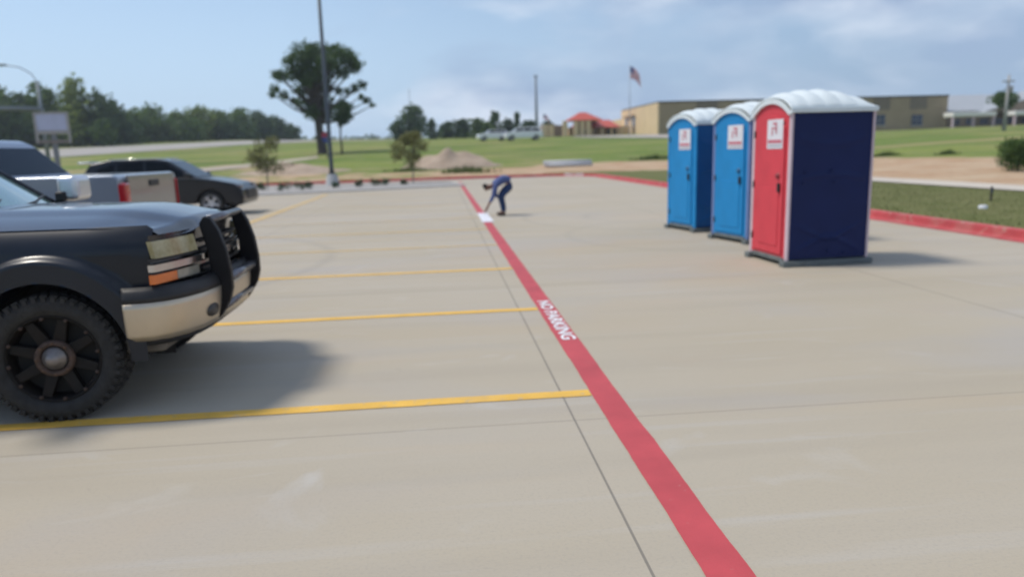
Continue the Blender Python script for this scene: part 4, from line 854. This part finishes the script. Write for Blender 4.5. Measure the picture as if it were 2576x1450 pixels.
ctr = [(1006, 302, 165, 44, FD, 'dark tree, leftmost of the distant row, beside the round-headed one', False), (1042, 262, 168, 82, FD, 'tallest round-headed tree of the distant row, antenna above it', False), (1090, 300, 172, 50, FD, 'dark tree right of the round-headed one in the distant row', True), (1128, 306, 176, 56, FD, 'low dark tree behind the right side of the sapling', False), (1165, 300, 174, 56, FD, 'low wide dark tree left of the white car', False), (1205, 298, 172, 60, FM, 'mid green tree just behind the left end of the white car', False), (1247, 278, 168, 46, FD, 'tall narrow dark tree above the white car', False), (1280, 300, 172, 40, FD, 'short dark tree between the two white vehicles', False), (1304, 282, 165, 30, FD, 'pointed dark conifer above the white van', True), (1335, 306, 170, 60, FD, 'dark bushy tree behind the tall thin pole', False), (1230, 312, 150, 42, FM, 'lighter green bushy tree close behind the white car roof', False), (1382, 308, 185, 60, FD, 'dark low tree behind the small flag', False)]
for i, (px, pt, ds, wp, fm, lb, cn) in enumerate(ctr): wood(px, pt, ds, wp, fm, 60 + i, lb, group=GC, conic=cn, name='conifer_tree' if cn else 'broadleaf_tree')
# far hazy ridge beyond the gap
mb = MB(); rnd = random.Random(9)
for i in range(90):
    px = 330 + i * 8.2; d = 420; dd = ray(px, 350); h = hypot(dd.x, dd.y); x, y = dd.x / h * d, dd.y / h * d; zz = topz(px, 347, d)
    leaves(mb, (x, y, zz - 3 + rnd.uniform(-.5, .3)), 3.6, 40, 1.2, rnd)
tag(mb.build('distant_treeline', FD, fix=False), 'far low treeline on the horizon', 'woods', kind='stuff')
# saplings
def sapling(px, dist, ptop, wpx, seed, label, fm=FO, dens=120, zoff=0.0):
    rnd = random.Random(seed); x, y, z = spot(px, dist); z = max(z, 0.05) if lot_dist(x, y) > 0 else 0.05
    H_ = topz(px, ptop, dist) - z; W_ = wpx / F * dist; sp = []
    for i in range(26):
        f = rnd.random(); a = rnd.uniform(0, 2 * pi); q = W_ / 2 * (0.25 + 0.75 * sin(pi * min(1, 0.25 + 0.6 * f))) * rnd.uniform(0.1, 0.9)
        sp.append((q * cos(a), q * sin(a), H_ * (0.34 + 0.62 * f), W_ * rnd.uniform(0.09, 0.19)))
    return tree('sapling', (x, y, z), sp, (0.045, H_ * 0.85), fm, label, 'tree', 'saplings planted beside the lot', 0.07, dens * 6, seed, tr=mat('pale_bark', (0.20, 0.17, 0.14), 0.9, var=0.2))
sapling(1036, 41.5, 325, 92, 81, 'olive green sapling with thin trunk in front of the round-headed distant tree')
sapling(668, 44.5, 345, 95, 82, 'loose sapling beside the kerb, left of the light pole', dens=75)
# small tree by the canopy and the bush at the right edge
x, y, z = spot(2515, 112); tree('ornamental_tree', (x, y, z), [(0, 0, 3.6, 1.0), (-1.0, 0, 3.7, 0.85), (0.9, 0, 3.6, 0.8), (0.2, 0, 3.0, 0.7), (-0.5, 0, 4.2, .6)], (0.16, 3.0), FM, 'small bushy tree standing in front of the white canopy', 'tree', None, 0.18, 260, 90)
x, y, z = spot(2562, 33); H_ = topz(2562, 345, 33) - z
rnd = random.Random(91); tree('shrub', (x, y, z), [(rnd.uniform(-.55, .55), rnd.uniform(-.4, .4), H_ * rnd.uniform(.25, .8), rnd.uniform(.22, .42)) for _ in range(16)], (0.05, 0.8), FM, 'dark green round shrub on the sand at the right edge', 'shrub', None, 0.05, 2600, 91)
# weeds in the field
WD = fol('weed_green', (0.09, 0.13, 0.035), (0.17, 0.21, 0.06), 2.0)
def weed(px, dist, w_, h_, seed, label, grp='weed clumps growing in the field'):
    rnd = random.Random(seed); x, y, z = spot(px, dist); mb = MB()
    mb.add([(-w_ * .4, 0, -0.03), (0, -w_ * .2, -0.03), (w_ * .4, 0, -0.03), (0, w_ * .2, -0.03)], [(0, 1, 2, 3)])
    for _ in range(260):
        a = rnd.uniform(0, 2 * pi); q = w_ / 2 * rnd.random() ** 0.8 * rnd.uniform(0.4, 1.25); bx, by = q * cos(a), q * sin(a) * 0.6; hh = h_ * rnd.uniform(0.4, 1) * (1 - 0.5 * q / (w_ / 2)); lx, ly = rnd.uniform(-.12, .12), rnd.uniform(-.1, .1); s = 0.03 + 0.02 * h_
        mb.add([(bx - s, by, -0.02), (bx + s, by, -0.02), (bx + lx, by + ly, hh)], [(0, 1, 2)])
    
    o = mb.build('weed_clump', WD, fix=False, loc=(x, y, z)); tag(o, label, 'weeds', grp); return o
weed(2232, 52, 2.4, 0.45, 1, 'dark weed clump in the field just right of the red toilet'); weed(2385, 50, 1.5, 0.4, 2, 'dark weed clump in the field below the corner of the brown building')
weed(1650, 62, 5, 0.6, 5, 'low weed clump at the field edge left of the toilets'); weed(1170, 52, 4.5, 0.7, 6, 'green weeds growing at the foot of the dirt mound'); weed(1030, 56, 4, 0.5, 7, 'weeds at the field edge behind the sapling')
# ------------------------------------------------------------ dirt mounds and small ground things
def mound(px, dist, w_, h_, dpt, label, seed, m):
    x, y, z = spot(px, dist); rnd = random.Random(seed); ph = [rnd.uniform(0, 6) for _ in range(6)]
    def f(u, v):
        a = 2 * pi * u; r = v; k = 1 + 0.12 * sin(3 * a + ph[0]) + 0.08 * sin(5 * a + ph[1]); hh = h_ * max(0, (1 - r) ** 0.9) * (1 + 0.12 * sin(6 * r + ph[2] + 2 * a)) * (1 if r > 0.12 else 0.96)
        X, Y = w_ / 2 * r * k * cos(a), dpt / 2 * r * k * sin(a)
        return (X, Y, hh + ground_z(x + X, y + Y) - z - 0.08 + h_ * 0.10 * sin(X * 1.7 + ph[3]) * sin(Y * 2.3 + ph[4]) * (1 - r) ** 0.5 + h_ * 0.05 * sin(X * 4.1 + ph[5]) * (1 - r))
    o = MB().grid(f, 40, 14).build('dirt_mound', m, loc=(x, y, z)); return tag(o, label, 'mound')
DM = mat('mound_dirt', (0.34, 0.255, 0.185), 0.95, col2=(0.43, 0.34, 0.26), vscale=1.2, bump=1.0, bscale=4)
mound(1132, 60, 8.5, 1.5, 5, 'pale dirt mound behind the far kerb, right of the sapling', 1, DM)
mound(735, 60, 9, 0.9, 5, 'low long dirt mound left of the light pole', 2, DM)
x, y, z = spot(1428, 57); t = thing('pipe_stack', (x, y, z), radians(4), 'low stack of pale pipes lying in the grass behind the far kerb', 'pipe stack')
for k, (yy, zz) in enumerate([(-.5, .13), (-.25, .13), (0, .13), (.25, .13), (.5, .13), (-.37, .34), (-.12, .34), (.13, .34), (.38, .34)]):
    MB().lathe([(0.12, -1.75), (0.12, 1.75)], 14, Matrix.Translation((rnd.uniform(-.15, .15), yy, zz)) @ Matrix.Rotation(pi / 2, 4, 'Z')).build('pipe', mat('pipe_white', (0.55, 0.57, 0.60), 0.5, var=0.1), t, solid=0.012)
x, y, z = spot(2484, 18.4); tag(MB().lathe([(0.0, 0.07), (0.07, 0.068), (0.085, 0.05), (0.085, -0.02)], 20, axis='z').build('valve_box', mat('cap_white', (0.68, 0.70, 0.74), 0.5, var=0.05), loc=(x, y, z)), 'small round white valve box lid in the mowed verge grass', 'valve box')
x, y, z = spot(2502, 20.3); t = thing('survey_stake', (x, y, z), 0, 'short dark survey stake standing at the edge of the sidewalk', 'stake')
MB().box(-0.02, 0.02, -0.015, 0.015, -0.05, 0.34).build('post', mat('stake_wood', (0.05, 0.045, 0.035), 0.9), t); MB().box(-0.035, 0.035, -0.02, -0.016, 0.20, 0.30).build('ribbon', mat('ribbon_grey', (0.08, 0.09, 0.12), 0.8), t)
# shrubs in the planting bed
SHR = fol('bed_shrub', (0.035, 0.075, 0.035), (0.07, 0.12, 0.05), 6)
def bed_shrub(px, dist, r, seed, label):
    x, y, z = spot(px, dist); rnd = random.Random(seed); mb = MB()
    for _ in range(5): leaves(mb, (rnd.uniform(-r, r) * .6, rnd.uniform(-r, r) * .5, r * rnd.uniform(.4, .9)), r * .55, 70, 0.035, rnd)
    o = mb.build('shrub', SHR, fix=False, loc=(x, y, 0.04)); tag(o, label, 'shrub', 'small shrubs in the planting bed')
for i, (px, ds, r, lb) in enumerate([(655, 39.0, .32, 'small bed shrub nearest the crossover nose'), (712, 37.6, .36, 'small bed shrub second from the crossover nose'), (745, 37.6, .34, 'small bed shrub, dark, between the crossover and light pole'), (775, 38.0, .30, 'small bed shrub just left of the light pole base'), (838, 38.4, .26, 'low shrub in front of the light pole pedestal'), (900, 38.6, .32, 'small upright bed shrub just right of the light pole'), (942, 39, .30, 'small bed shrub between the light pole and sapling'), (968, 39, .28, 'small bed shrub left of the sapling trunk'), (1012, 39.4, .24, 'tiny bed shrub at the foot of the sapling')]): bed_shrub(px, ds, r, 200 + i, lb)
# ------------------------------------------------------------ poles, signs, flags
POLE = mat('pole_bronze', (0.055, 0.068, 0.078), 0.35, metal=0.3, var=0.1)
x, y, z = -5.98, 41.3, 0.03; t = thing('light_pole', (x, y, z), 0, 'tall grey parking lot light pole on a concrete pedestal in the planting bed', 'light pole')
MB().lathe([(0.42, 0.0), (0.40, 0.03), (0.29, 0.58), (0.26, 0.64), (0.0, 0.64)], 24, axis='z').build('pedestal', mat('pedestal_concrete', (0.42, 0.42, 0.42), 0.9, var=0.08), t)
MB().box(-0.22, 0.22, -0.22, 0.22, 0.64, 0.68).build('base_plate', POLE, t, bevel=0.01)
MB().tube([(0, 0, 0.66), (0, 0, 1.0), (0, 0, 13.6)], [0.15, 0.115, 0.085], 16).build('pole', POLE, t)
for s in (-1, 1):
    MB().tube([(0, 0, 13.4), (s * 0.9, 0, 13.5)], 0.04, 8).build('arm', POLE, t); MB().box(s * 1.2 - 0.4, s * 1.2 + 0.4, -0.2, 0.2, 13.42, 13.58).build('lamp_head', POLE, t, bevel=0.03)
FARP = mat('far_pole_grey', (0.20, 0.23, 0.27), 0.6, var=0.1)
def tall_pole(px, dist, ptop, r, label, lamp=True):
    x, y, z = spot(px, dist); H_ = topz(px, ptop, dist) - z; t = thing('light_pole', (x, y, z), 0, label, 'light pole', None)
    MB().tube([(0, 0, 0), (0, 0, H_)], [r, r * 0.6], 10).build('pole', FARP, t)
    MB().box(-0.35 if lamp else -0.1, 0.35 if lamp else 0.1, -0.15, 0.15, H_ - 0.25, H_).build('lamp_bar', FARP, t, bevel=0.02); return t
tall_pole(1352, 130, 190, 0.30, 'tall distant light pole standing alone left of the red-roofed building')
tall_pole(1038, 175, 226, 0.10, 'thin antenna mast rising above the round-headed distant tree', False)
# flagpole with flag
def flag(px, dist, ptop, w_, h_, label, seed):
    x, y, z = spot(px, dist); H_ = topz(px, ptop, dist) - z; t = thing('flagpole', (x, y, z), 0, label, 'flagpole')
    MB().tube([(0, 0, 0), (0, 0, H_)], [0.09, 0.05], 10).build('pole', mat('flagpole_grey', (0.42, 0.45, 0.50), 0.5, metal=0.3), t)
    cols = [mat('flag_red', (0.60, 0.10, 0.13), 0.8), mat('flag_white', (0.80, 0.72, 0.74), 0.8), mat('flag_blue', (0.10, 0.12, 0.30), 0.8)]
    mb = MB(); n1, n2 = 14, 13
    def P_(u, v): return (0.06 + w_ * u * 0.62 + 0.12 * v * w_ * u, 0.18 * sin(6 * u + 2 * v) * u * w_ * 0.5, H_ - 0.2 - h_ * v - 0.62 * w_ * u * u)
    for i in range(n1):
        for j in range(n2):
            mb.cur = 2 if (i < 5 and j < 7) else (0 if j % 2 == 0 else 1)
            mb.add([P_(i / n1, j / n2), P_((i + 1) / n1, j / n2), P_((i + 1) / n1, (j + 1) / n2), P_(i / n1, (j + 1) / n2)], [(0, 1, 2, 3)], True)
    mb.build('flag', cols, t); return t
flag(1584, 125, 164, 2.6, 1.9, 'flagpole with drooping red and white striped flag in front of the beige building', 1)
flag(1369, 140, 284, 1.5, 0.9, 'short flagpole with small red flag left of the red-roofed building', 2)
# highway shield sign on its post
x, y, z = spot(824, 80); t = thing('highway_sign', (x, y, z), 0, 'red and blue shield sign on a post behind the light pole', 'road sign')
zc = topz(824, 345, 80) - z
MB().tube([(0, 0.05, 0), (0, 0.05, zc + 0.6)], 0.05, 8).build('post', mat('post_dark', (0.04, 0.035, 0.03), 0.8), t)
sh = [(-0.45, 0.0), (-0.36, -0.38), (0, -0.68), (0.36, -0.38), (0.45, 0.0)]
MB().prism([(a, zc + b_) for a, b_ in sh], 0.0, 0.03).build('shield_field', mat('shield_blue', (0.02, 0.045, 0.22), 0.5), t)
MB().prism([(-0.46, zc + 0.003), (0.46, zc + 0.003), (0.43, zc + 0.42), (0.22, zc + 0.58), (0, zc + 0.50), (-0.22, zc + 0.58), (-0.43, zc + 0.42)], 0.0, 0.03).build('shield_band', mat('shield_red', (0.36, 0.02, 0.05), 0.5), t)
# traffic signal mast and the framed sign on the left
x, y, z = spot(122, 62); t = thing('signal_mast', (x, y, z), 0, 'grey signal mast with long arm reaching left and curved lamp arm above', 'signal mast')
h1 = topz(122, 273, 62) - z; h2 = topz(110, 205, 62) - z; fr = mat('mast_grey', (0.19, 0.22, 0.24), 0.5, metal=0.5, var=0.08)
MB().tube([(0, 0, 0), (0, 0, h2)], [0.17, 0.10], 12).build('mast', fr, t)
MB().tube([(0.1, 0, h1 - 0.05), (-6, -1.0, h1 + 0.15), (-11, -1.8, h1 + 0.3)], [0.17, 0.13, 0.09], 10).build('arm', fr, t)
MB().tube([(0, 0, h2 - 0.1), (-0.3, 0, h2 + 0.5), (-1.0, -0.1, h2 + 0.95), (-1.9, -0.2, h2 + 1.1)], 0.035, 8).build('lamp_arm', fr, t)
MB().box(-2.6, -1.8, -0.35, -0.05, h2 + 1.03, h2 + 1.17).build('lamp_head', fr, t, bevel=0.03)
x, y, z = spot(143, 58); t = thing('framed_sign', (x, y, z), radians(12), 'framed roadside sign with blank pale blue panel on a post, beside the signal mast', 'sign')
zt = topz(147, 287, 58) - z; zb = topz(147, 328, 58) - z; zl = topz(147, 360, 58) - z; wv = 0.88
MB().box(-wv, wv, -0.06, 0.06, zb, zt).build('panel', mat('panel_blue', (0.42, 0.46, 0.62), 0.5, var=0.06, vscale=1.5), t, bevel=0.02)
fm_ = mat('sign_frame', (0.33, 0.33, 0.32), 0.7, var=0.1)
for (a, b_, c, d) in ((-wv - 0.14, -wv - 0.004, zl, zt + 0.13), (wv + 0.004, wv + 0.14, zl, zt + 0.13)): MB().box(a, b_, -0.09, 0.09, c, d).build('frame_post', fm_, t, bevel=0.01)
MB().box(-wv, wv, -0.09, 0.09, zt + 0.004, zt + 0.13).build('frame_bar', fm_, t, bevel=0.01); MB().box(-wv, wv, -0.09, 0.09, zb - 0.24, zb - 0.004).build('frame_bar', fm_, t, bevel=0.01); 
MB().box(-wv, wv, -0.05, 0.05, zl, zb - 0.62).build('lower_panel', mat('panel_tan', (0.20, 0.18, 0.17), 0.8, var=0.1), t, bevel=0.01)
MB().box(-0.16, 0.16, 0.02, 0.16, -0.1, zb - 0.25).build('post', mat('sign_post_grey', (0.18, 0.20, 0.22), 0.7), t)
# ------------------------------------------------------------ buildings
BR = mat('brown_brick', (0.36, 0.275, 0.175), 0.9, var=0.08, vscale=0.6); BRD = mat('brown_brick_dark', (0.21, 0.17, 0.125), 0.9, var=0.08, vscale=0.8)
BG = mat('beige_wall', (0.72, 0.54, 0.33), 0.85, var=0.06, vscale=0.4); RR = mat('red_roof', (0.50, 0.085, 0.05), 0.55, var=0.08, vscale=0.8, stretch=(6, 0.2, 0.2)); TRIM = mat('roof_trim', (0.07, 0.065, 0.06), 0.6)
WINB = mat('window_glass', (0.03, 0.05, 0.09), 0.08, var=0.3, vscale=1); MUL = mat('window_frame_grey', (0.22, 0.22, 0.23), 0.6); SILL = mat('sill_pale', (0.42, 0.38, 0.32), 0.8)
YW = 132.0
def xz(px, py, Y=YW): return onY(px, py, Y)
xa, zt = xz(1655, 250); xb, ztb = xz(2386, 243); zt = (zt + ztb) / 2; zg = 2.6
sc_ = thing('school_building', (0, 0, 0), 0, 'long flat-roofed brown brick building with sunlit beige end wall behind the toilets', 'building')
MB().box(xa + 0.3, xb, YW, YW + 27, zg, zt - 0.25).build('brick_wall', BR, sc_)
MB().box(xa + 0.1, xb + 0.1, YW - 0.12, YW + 27.1, zt - 0.25, zt).build('parapet', TRIM, sc_)
MB().box(xa, xa + 0.298, YW - 0.002, YW + 27, zg, zt - 0.252).build('end_wall', BG, sc_)
MB().box(xa - 0.05, xa + 6.0, YW + 27.004, YW + 64, zg, zt - 1.9).build('end_wall', BG, sc_)
for px in (1778, 1903, 2215, 2308):
    x_, _ = xz(px, 300); w2 = 2.0 if px < 2000 else 1.7
    MB().box(x_ - w2, x_ + w2, YW - 0.06, YW - 0.003, zt - 2.5, zt - 0.26).build('dark_panel', BRD, sc_)
for px in (2212, 2306):
    x_, zc_ = xz(px, 302); wn = MB().box(x_ - 1.05, x_ + 1.05, YW - 0.10, YW - 0.004, zc_ - 0.95, zc_ + 0.95).build('window', WINB, sc_)
    for q in (-1.05, 0, 1.05): MB().box(x_ + q - 0.05, x_ + q + 0.05, YW - 0.16, YW - 0.102, zc_ - 0.95, zc_ + 0.95).build('mullion', MUL, wn)
    MB().box(x_ - 1.1, x_ + 1.1, YW - 0.157, YW - 0.103, zc_ - 0.05, zc_ + 0.05).build('mullion', MUL, wn)
    MB().box(x_ - 1.25, x_ + 1.25, YW - 0.25, YW - 0.004, zc_ - 1.2, zc_ - 0.96).build('sill', SILL, wn)
for (yy, w2, h_) in ((YW + 16.5, 0.9, 3.4), (YW + 22.5, 1.0, 3.2)):
    g0 = ground_z(xa, yy); MB().box(xa - 0.08, xa - 0.003, yy - w2, yy + w2, g0, g0 + h_).build('door', WINB, sc_)
MB().box(xa - 0.5, xa - 0.085, YW + 15.2, YW + 24, ground_z(xa, YW + 20) + 3.5, ground_z(xa, YW + 20) + 3.65).build('door_canopy', BRD, sc_)
# red-roofed entrance
ent = thing('entrance_building', (0, 0, 0), 0, 'low beige entrance building with red hip roof and red-roofed canopy', 'building')
YE = 150.0
x1_, zr_ = xz(1562, 320, YE); x0_, _ = xz(1440, 320, YE); _, zrt = xz(1500, 304, YE); gz = ground_z(x0_, YE) - 0.2
xw0, _ = xz(1400, 320, YE); 
MB().box(x0_ - 0.5, x1_ + 6, YE + 1.5, YE + 9, gz, zr_ + 0.3).build('wall', BG, ent)
MB().box(x0_ + 1.0, x1_ - 5.2, YE + 1.40, YE + 1.497, gz, zr_ - 0.2).build('dark_opening', mat('entrance_dark', (0.05, 0.035, 0.03), 0.3), ent)  # flat dark sheets drawn for the openings under the canopy
MB().box(x1_ - 2.6, x1_ - 0.6, YE + 1.40, YE + 1.497, gz, zr_ - 0.2).build('dark_opening', mat('entrance_dark', (0.05, 0.035, 0.03), 0.3), ent)
def hip(xa_, xb_, ya_, yb_, z0_, z1_, ov=0.4, rid=0.35, m=RR, nm='roof', par=ent):
    xa_ -= ov; xb_ += ov; ya_ -= ov; yb_ += ov; cy = (ya_ + yb_) / 2; L_ = (xb_ - xa_) * rid
    return MB().add([(xa_, ya_, z0_), (xb_, ya_, z0_), (xb_, yb_, z0_), (xa_, yb_, z0_), (xa_ + L_, cy, z1_), (xb_ - L_, cy, z1_)], [(0, 1, 5, 4), (1, 2, 5), (2, 3, 4, 5), (3, 0, 4), (3, 2, 1, 0)]).build(nm, m, par)
hip(x0_ + 1, x1_ - 1.2, YE - 3.0, YE + 8, zr_, zrt + 0.25, rid=0.12, nm='canopy_roof')
for k in range(5):
    xx = x0_ + 1.6 + k * (x1_ - x0_ - 2.2) / 4; MB().box(xx - 0.22, xx + 0.22, YE - 2.8, YE - 2.4, gz, zr_ - 0.003).build('column', BG, ent)
xc, zpk = xz(1462, 283, YE); xl, ze = xz(1424, 305, YE); xr_, _ = xz(1505, 305, YE)
hip(xl + 0.4, xr_ - 0.4, YE - 4.2, YE + 3.5, ze, zpk, rid=0.40, nm='roof')
MB().box(xl + 0.3, xr_ - 0.6, YE - 3.6, YE - 3.2, gz + 3.0, ze - 0.003).build('gable_wall', BG, ent)
for px in (1413, 1440, 1455, 1470):
    xx, _ = xz(px, 320, YE); MB().box(xx - 0.45, xx + 0.45, YE - 4.3, YE - 3.61, gz, ze - 0.1).build('column', BG, ent)
xx0, zz = xz(1366, 316, YE); xx1, _ = xz(1404, 316, YE)
MB().box(xx0, xx1 + 1.0, YE - 1, YE + 6, gz, zz).build('side_wing', mat('tan_wall', (0.33, 0.22, 0.16), 0.85, var=0.08), ent)
for px in (1368, 1384): 
    xx, _ = xz(px, 320, YE); MB().box(xx - 0.5, xx + 0.6, YE - 1.3, YE - 1.003, gz, zz + 0.15).build('pier', BG, ent)
# right building: metal roofs, white canopy on posts
rb = thing('classroom_building', (0, 0, 0), 0, 'building with grey metal roofs and long white canopy on posts at the right edge', 'building')
YR = 129.0
xl, zc0 = xz(2384, 295, YR); xr_, _ = xz(2900, 290, YR); _, zc1 = xz(2384, 284, YR); gz = ground_z(xl, YR) - 0.5
MR = mat('metal_roof', (0.40, 0.42, 0.44), 0.5, metal=0.2, var=0.04, vscale=0.5); TB = mat('tan_brick', (0.27, 0.21, 0.155), 0.9, var=0.08, vscale=0.5)
XL = xb + 0.8; zrf = xz(2480, 239, YR + 20)[1]
MB().box(XL, xr_, YR + 4, YR + 30, gz, zc1 + 0.3).build('wall', TB, rb)
MB().add([(XL - 0.3, YR + 3.4, zc1 + 0.31), (xr_, YR + 3.4, zc1 + 0.31), (xr_, YR + 20, zrf), (XL - 0.3, YR + 20, zrf)], [(0, 1, 2, 3)]).build('roof', MR, rb, solid=0.1)
gx0, gz0 = xz(2478, 277, YR + 2); gx1, gz1 = xz(2700, 215, YR + 2)
MB().prism([(gx0, gz0 - 0.3), (gx1 + 12, gz0 - 0.3), (gx1, gz1)], YR + 1.5, YR + 3.3).build('gable', TB, rb)
MB().prism([(gx0 - 0.8, gz0 - 0.30), (gx0 - 0.4, gz0 - 0.30), (gx1, gz1 + 0.03), (gx1, gz1 + 0.3)], YR + 1.1, YR + 12).build('gable_roof', MR, rb)
for (p0, p1) in ((2384, 2492), (2538, 2800)):
    c0, _ = xz(p0, 290, YR); c1, _ = xz(p1, 290, YR)
    MB().box(c0, c1, YR - 1.5, YR + 1.2, zc0, zc1).build('canopy', mat('canopy_white', (0.80, 0.79, 0.74), 0.7, var=0.04), rb, bevel=0.1)
    n_ = max(2, int((c1 - c0) / 3.3))
    for k in range(n_ + 1):
        xx = c0 + 0.3 + (c1 - c0 - 0.6) * k / n_; MB().box(xx - 0.17, xx + 0.17, YR - 1.3, YR - 0.96, gz, zc0 - 0.003).build('post', mat('post_pale', (0.48, 0.44, 0.40), 0.8), rb)
for k in range(7):
    xx = XL + 1.0 + k * 2.9; wn = MB().box(xx, xx + 1.5, YR + 3.9, YR + 3.996, gz + 1.1, zc0 - 0.3).build('window', WINB, rb); MB().box(xx + 0.7, xx + 0.8, YR + 3.84, YR + 3.897, gz + 1.1, zc0 - 0.3).build('mullion', MUL, wn)
# utility pole
x, y, z = spot(2519, 100); H_ = topz(2519, 190, 100) - z; t = thing('utility_pole', (x, y, z), 0, 'pale utility pole with crossarm standing above the white canopy', 'utility pole')
up = mat('utility_pole_grey', (0.38, 0.37, 0.36), 0.8, var=0.1); MB().tube([(0, 0, 0), (0, 0, H_)], [0.20, 0.12], 10).build('pole', up, t); MB().box(-0.7, 0.7, -0.08, 0.08, H_ - 0.75, H_ - 0.6).build('crossarm', up, t)
MB().lathe([(0.0, H_ - 1.9), (0.22, H_ - 1.9), (0.22, H_ - 1.2), (0.0, H_ - 1.15)], 12, Matrix.Translation((0.35, 0, 0)), axis='z').build('transformer', up, t)
# ------------------------------------------------------------ hazy summer air
hm = bpy.data.materials.new('haze'); hm.use_nodes = True; t_ = hm.node_tree; t_.nodes.clear(); o_ = N(t_, 'ShaderNodeOutputMaterial'); v_ = N(t_, 'ShaderNodeVolumePrincipled')
v_.inputs['Color'].default_value = (0.80, 0.88, 1.0, 1); v_.inputs['Density'].default_value = 0.00045; v_.inputs['Anisotropy'].default_value = 0.2; t_.links.new(v_.outputs[0], o_.inputs['Volume'])
hz_ = MB().box(-600, 600, -580, 600, -1.3, 45).build('haze', hm); tag(hz_, 'thin pale summer haze', 'haze', kind='stuff'); hz_.display_type = 'WIRE'

# ------------------------------------------------------------ short grass on the mowed verge
rnd = random.Random(77); mb = MB()
for _ in range(12000):
    y = 7.5 + 22 * rnd.random() ** 1.3; x = 9.62 + rnd.random() * 5.4
    z = ground_z(x, y); h_ = rnd.uniform(0.012, 0.035); a = rnd.uniform(0, pi); s_ = 0.006 + 0.0006 * y; lx, ly = rnd.uniform(-.03, .03), rnd.uniform(-.03, .03)
    mb.add([(x - s_ * cos(a), y - s_ * sin(a), z - 0.01), (x + s_ * cos(a), y + s_ * sin(a), z - 0.01), (x + lx, y + ly, z + h_)], [(0, 1, 2)])
tag(mb.build('grass', fol('grass_blades', (0.120, 0.140, 0.046), (0.165, 0.178, 0.066), 0.6), fix=False), 'short mowed grass on the verge behind the right kerb', 'grass', kind='stuff')
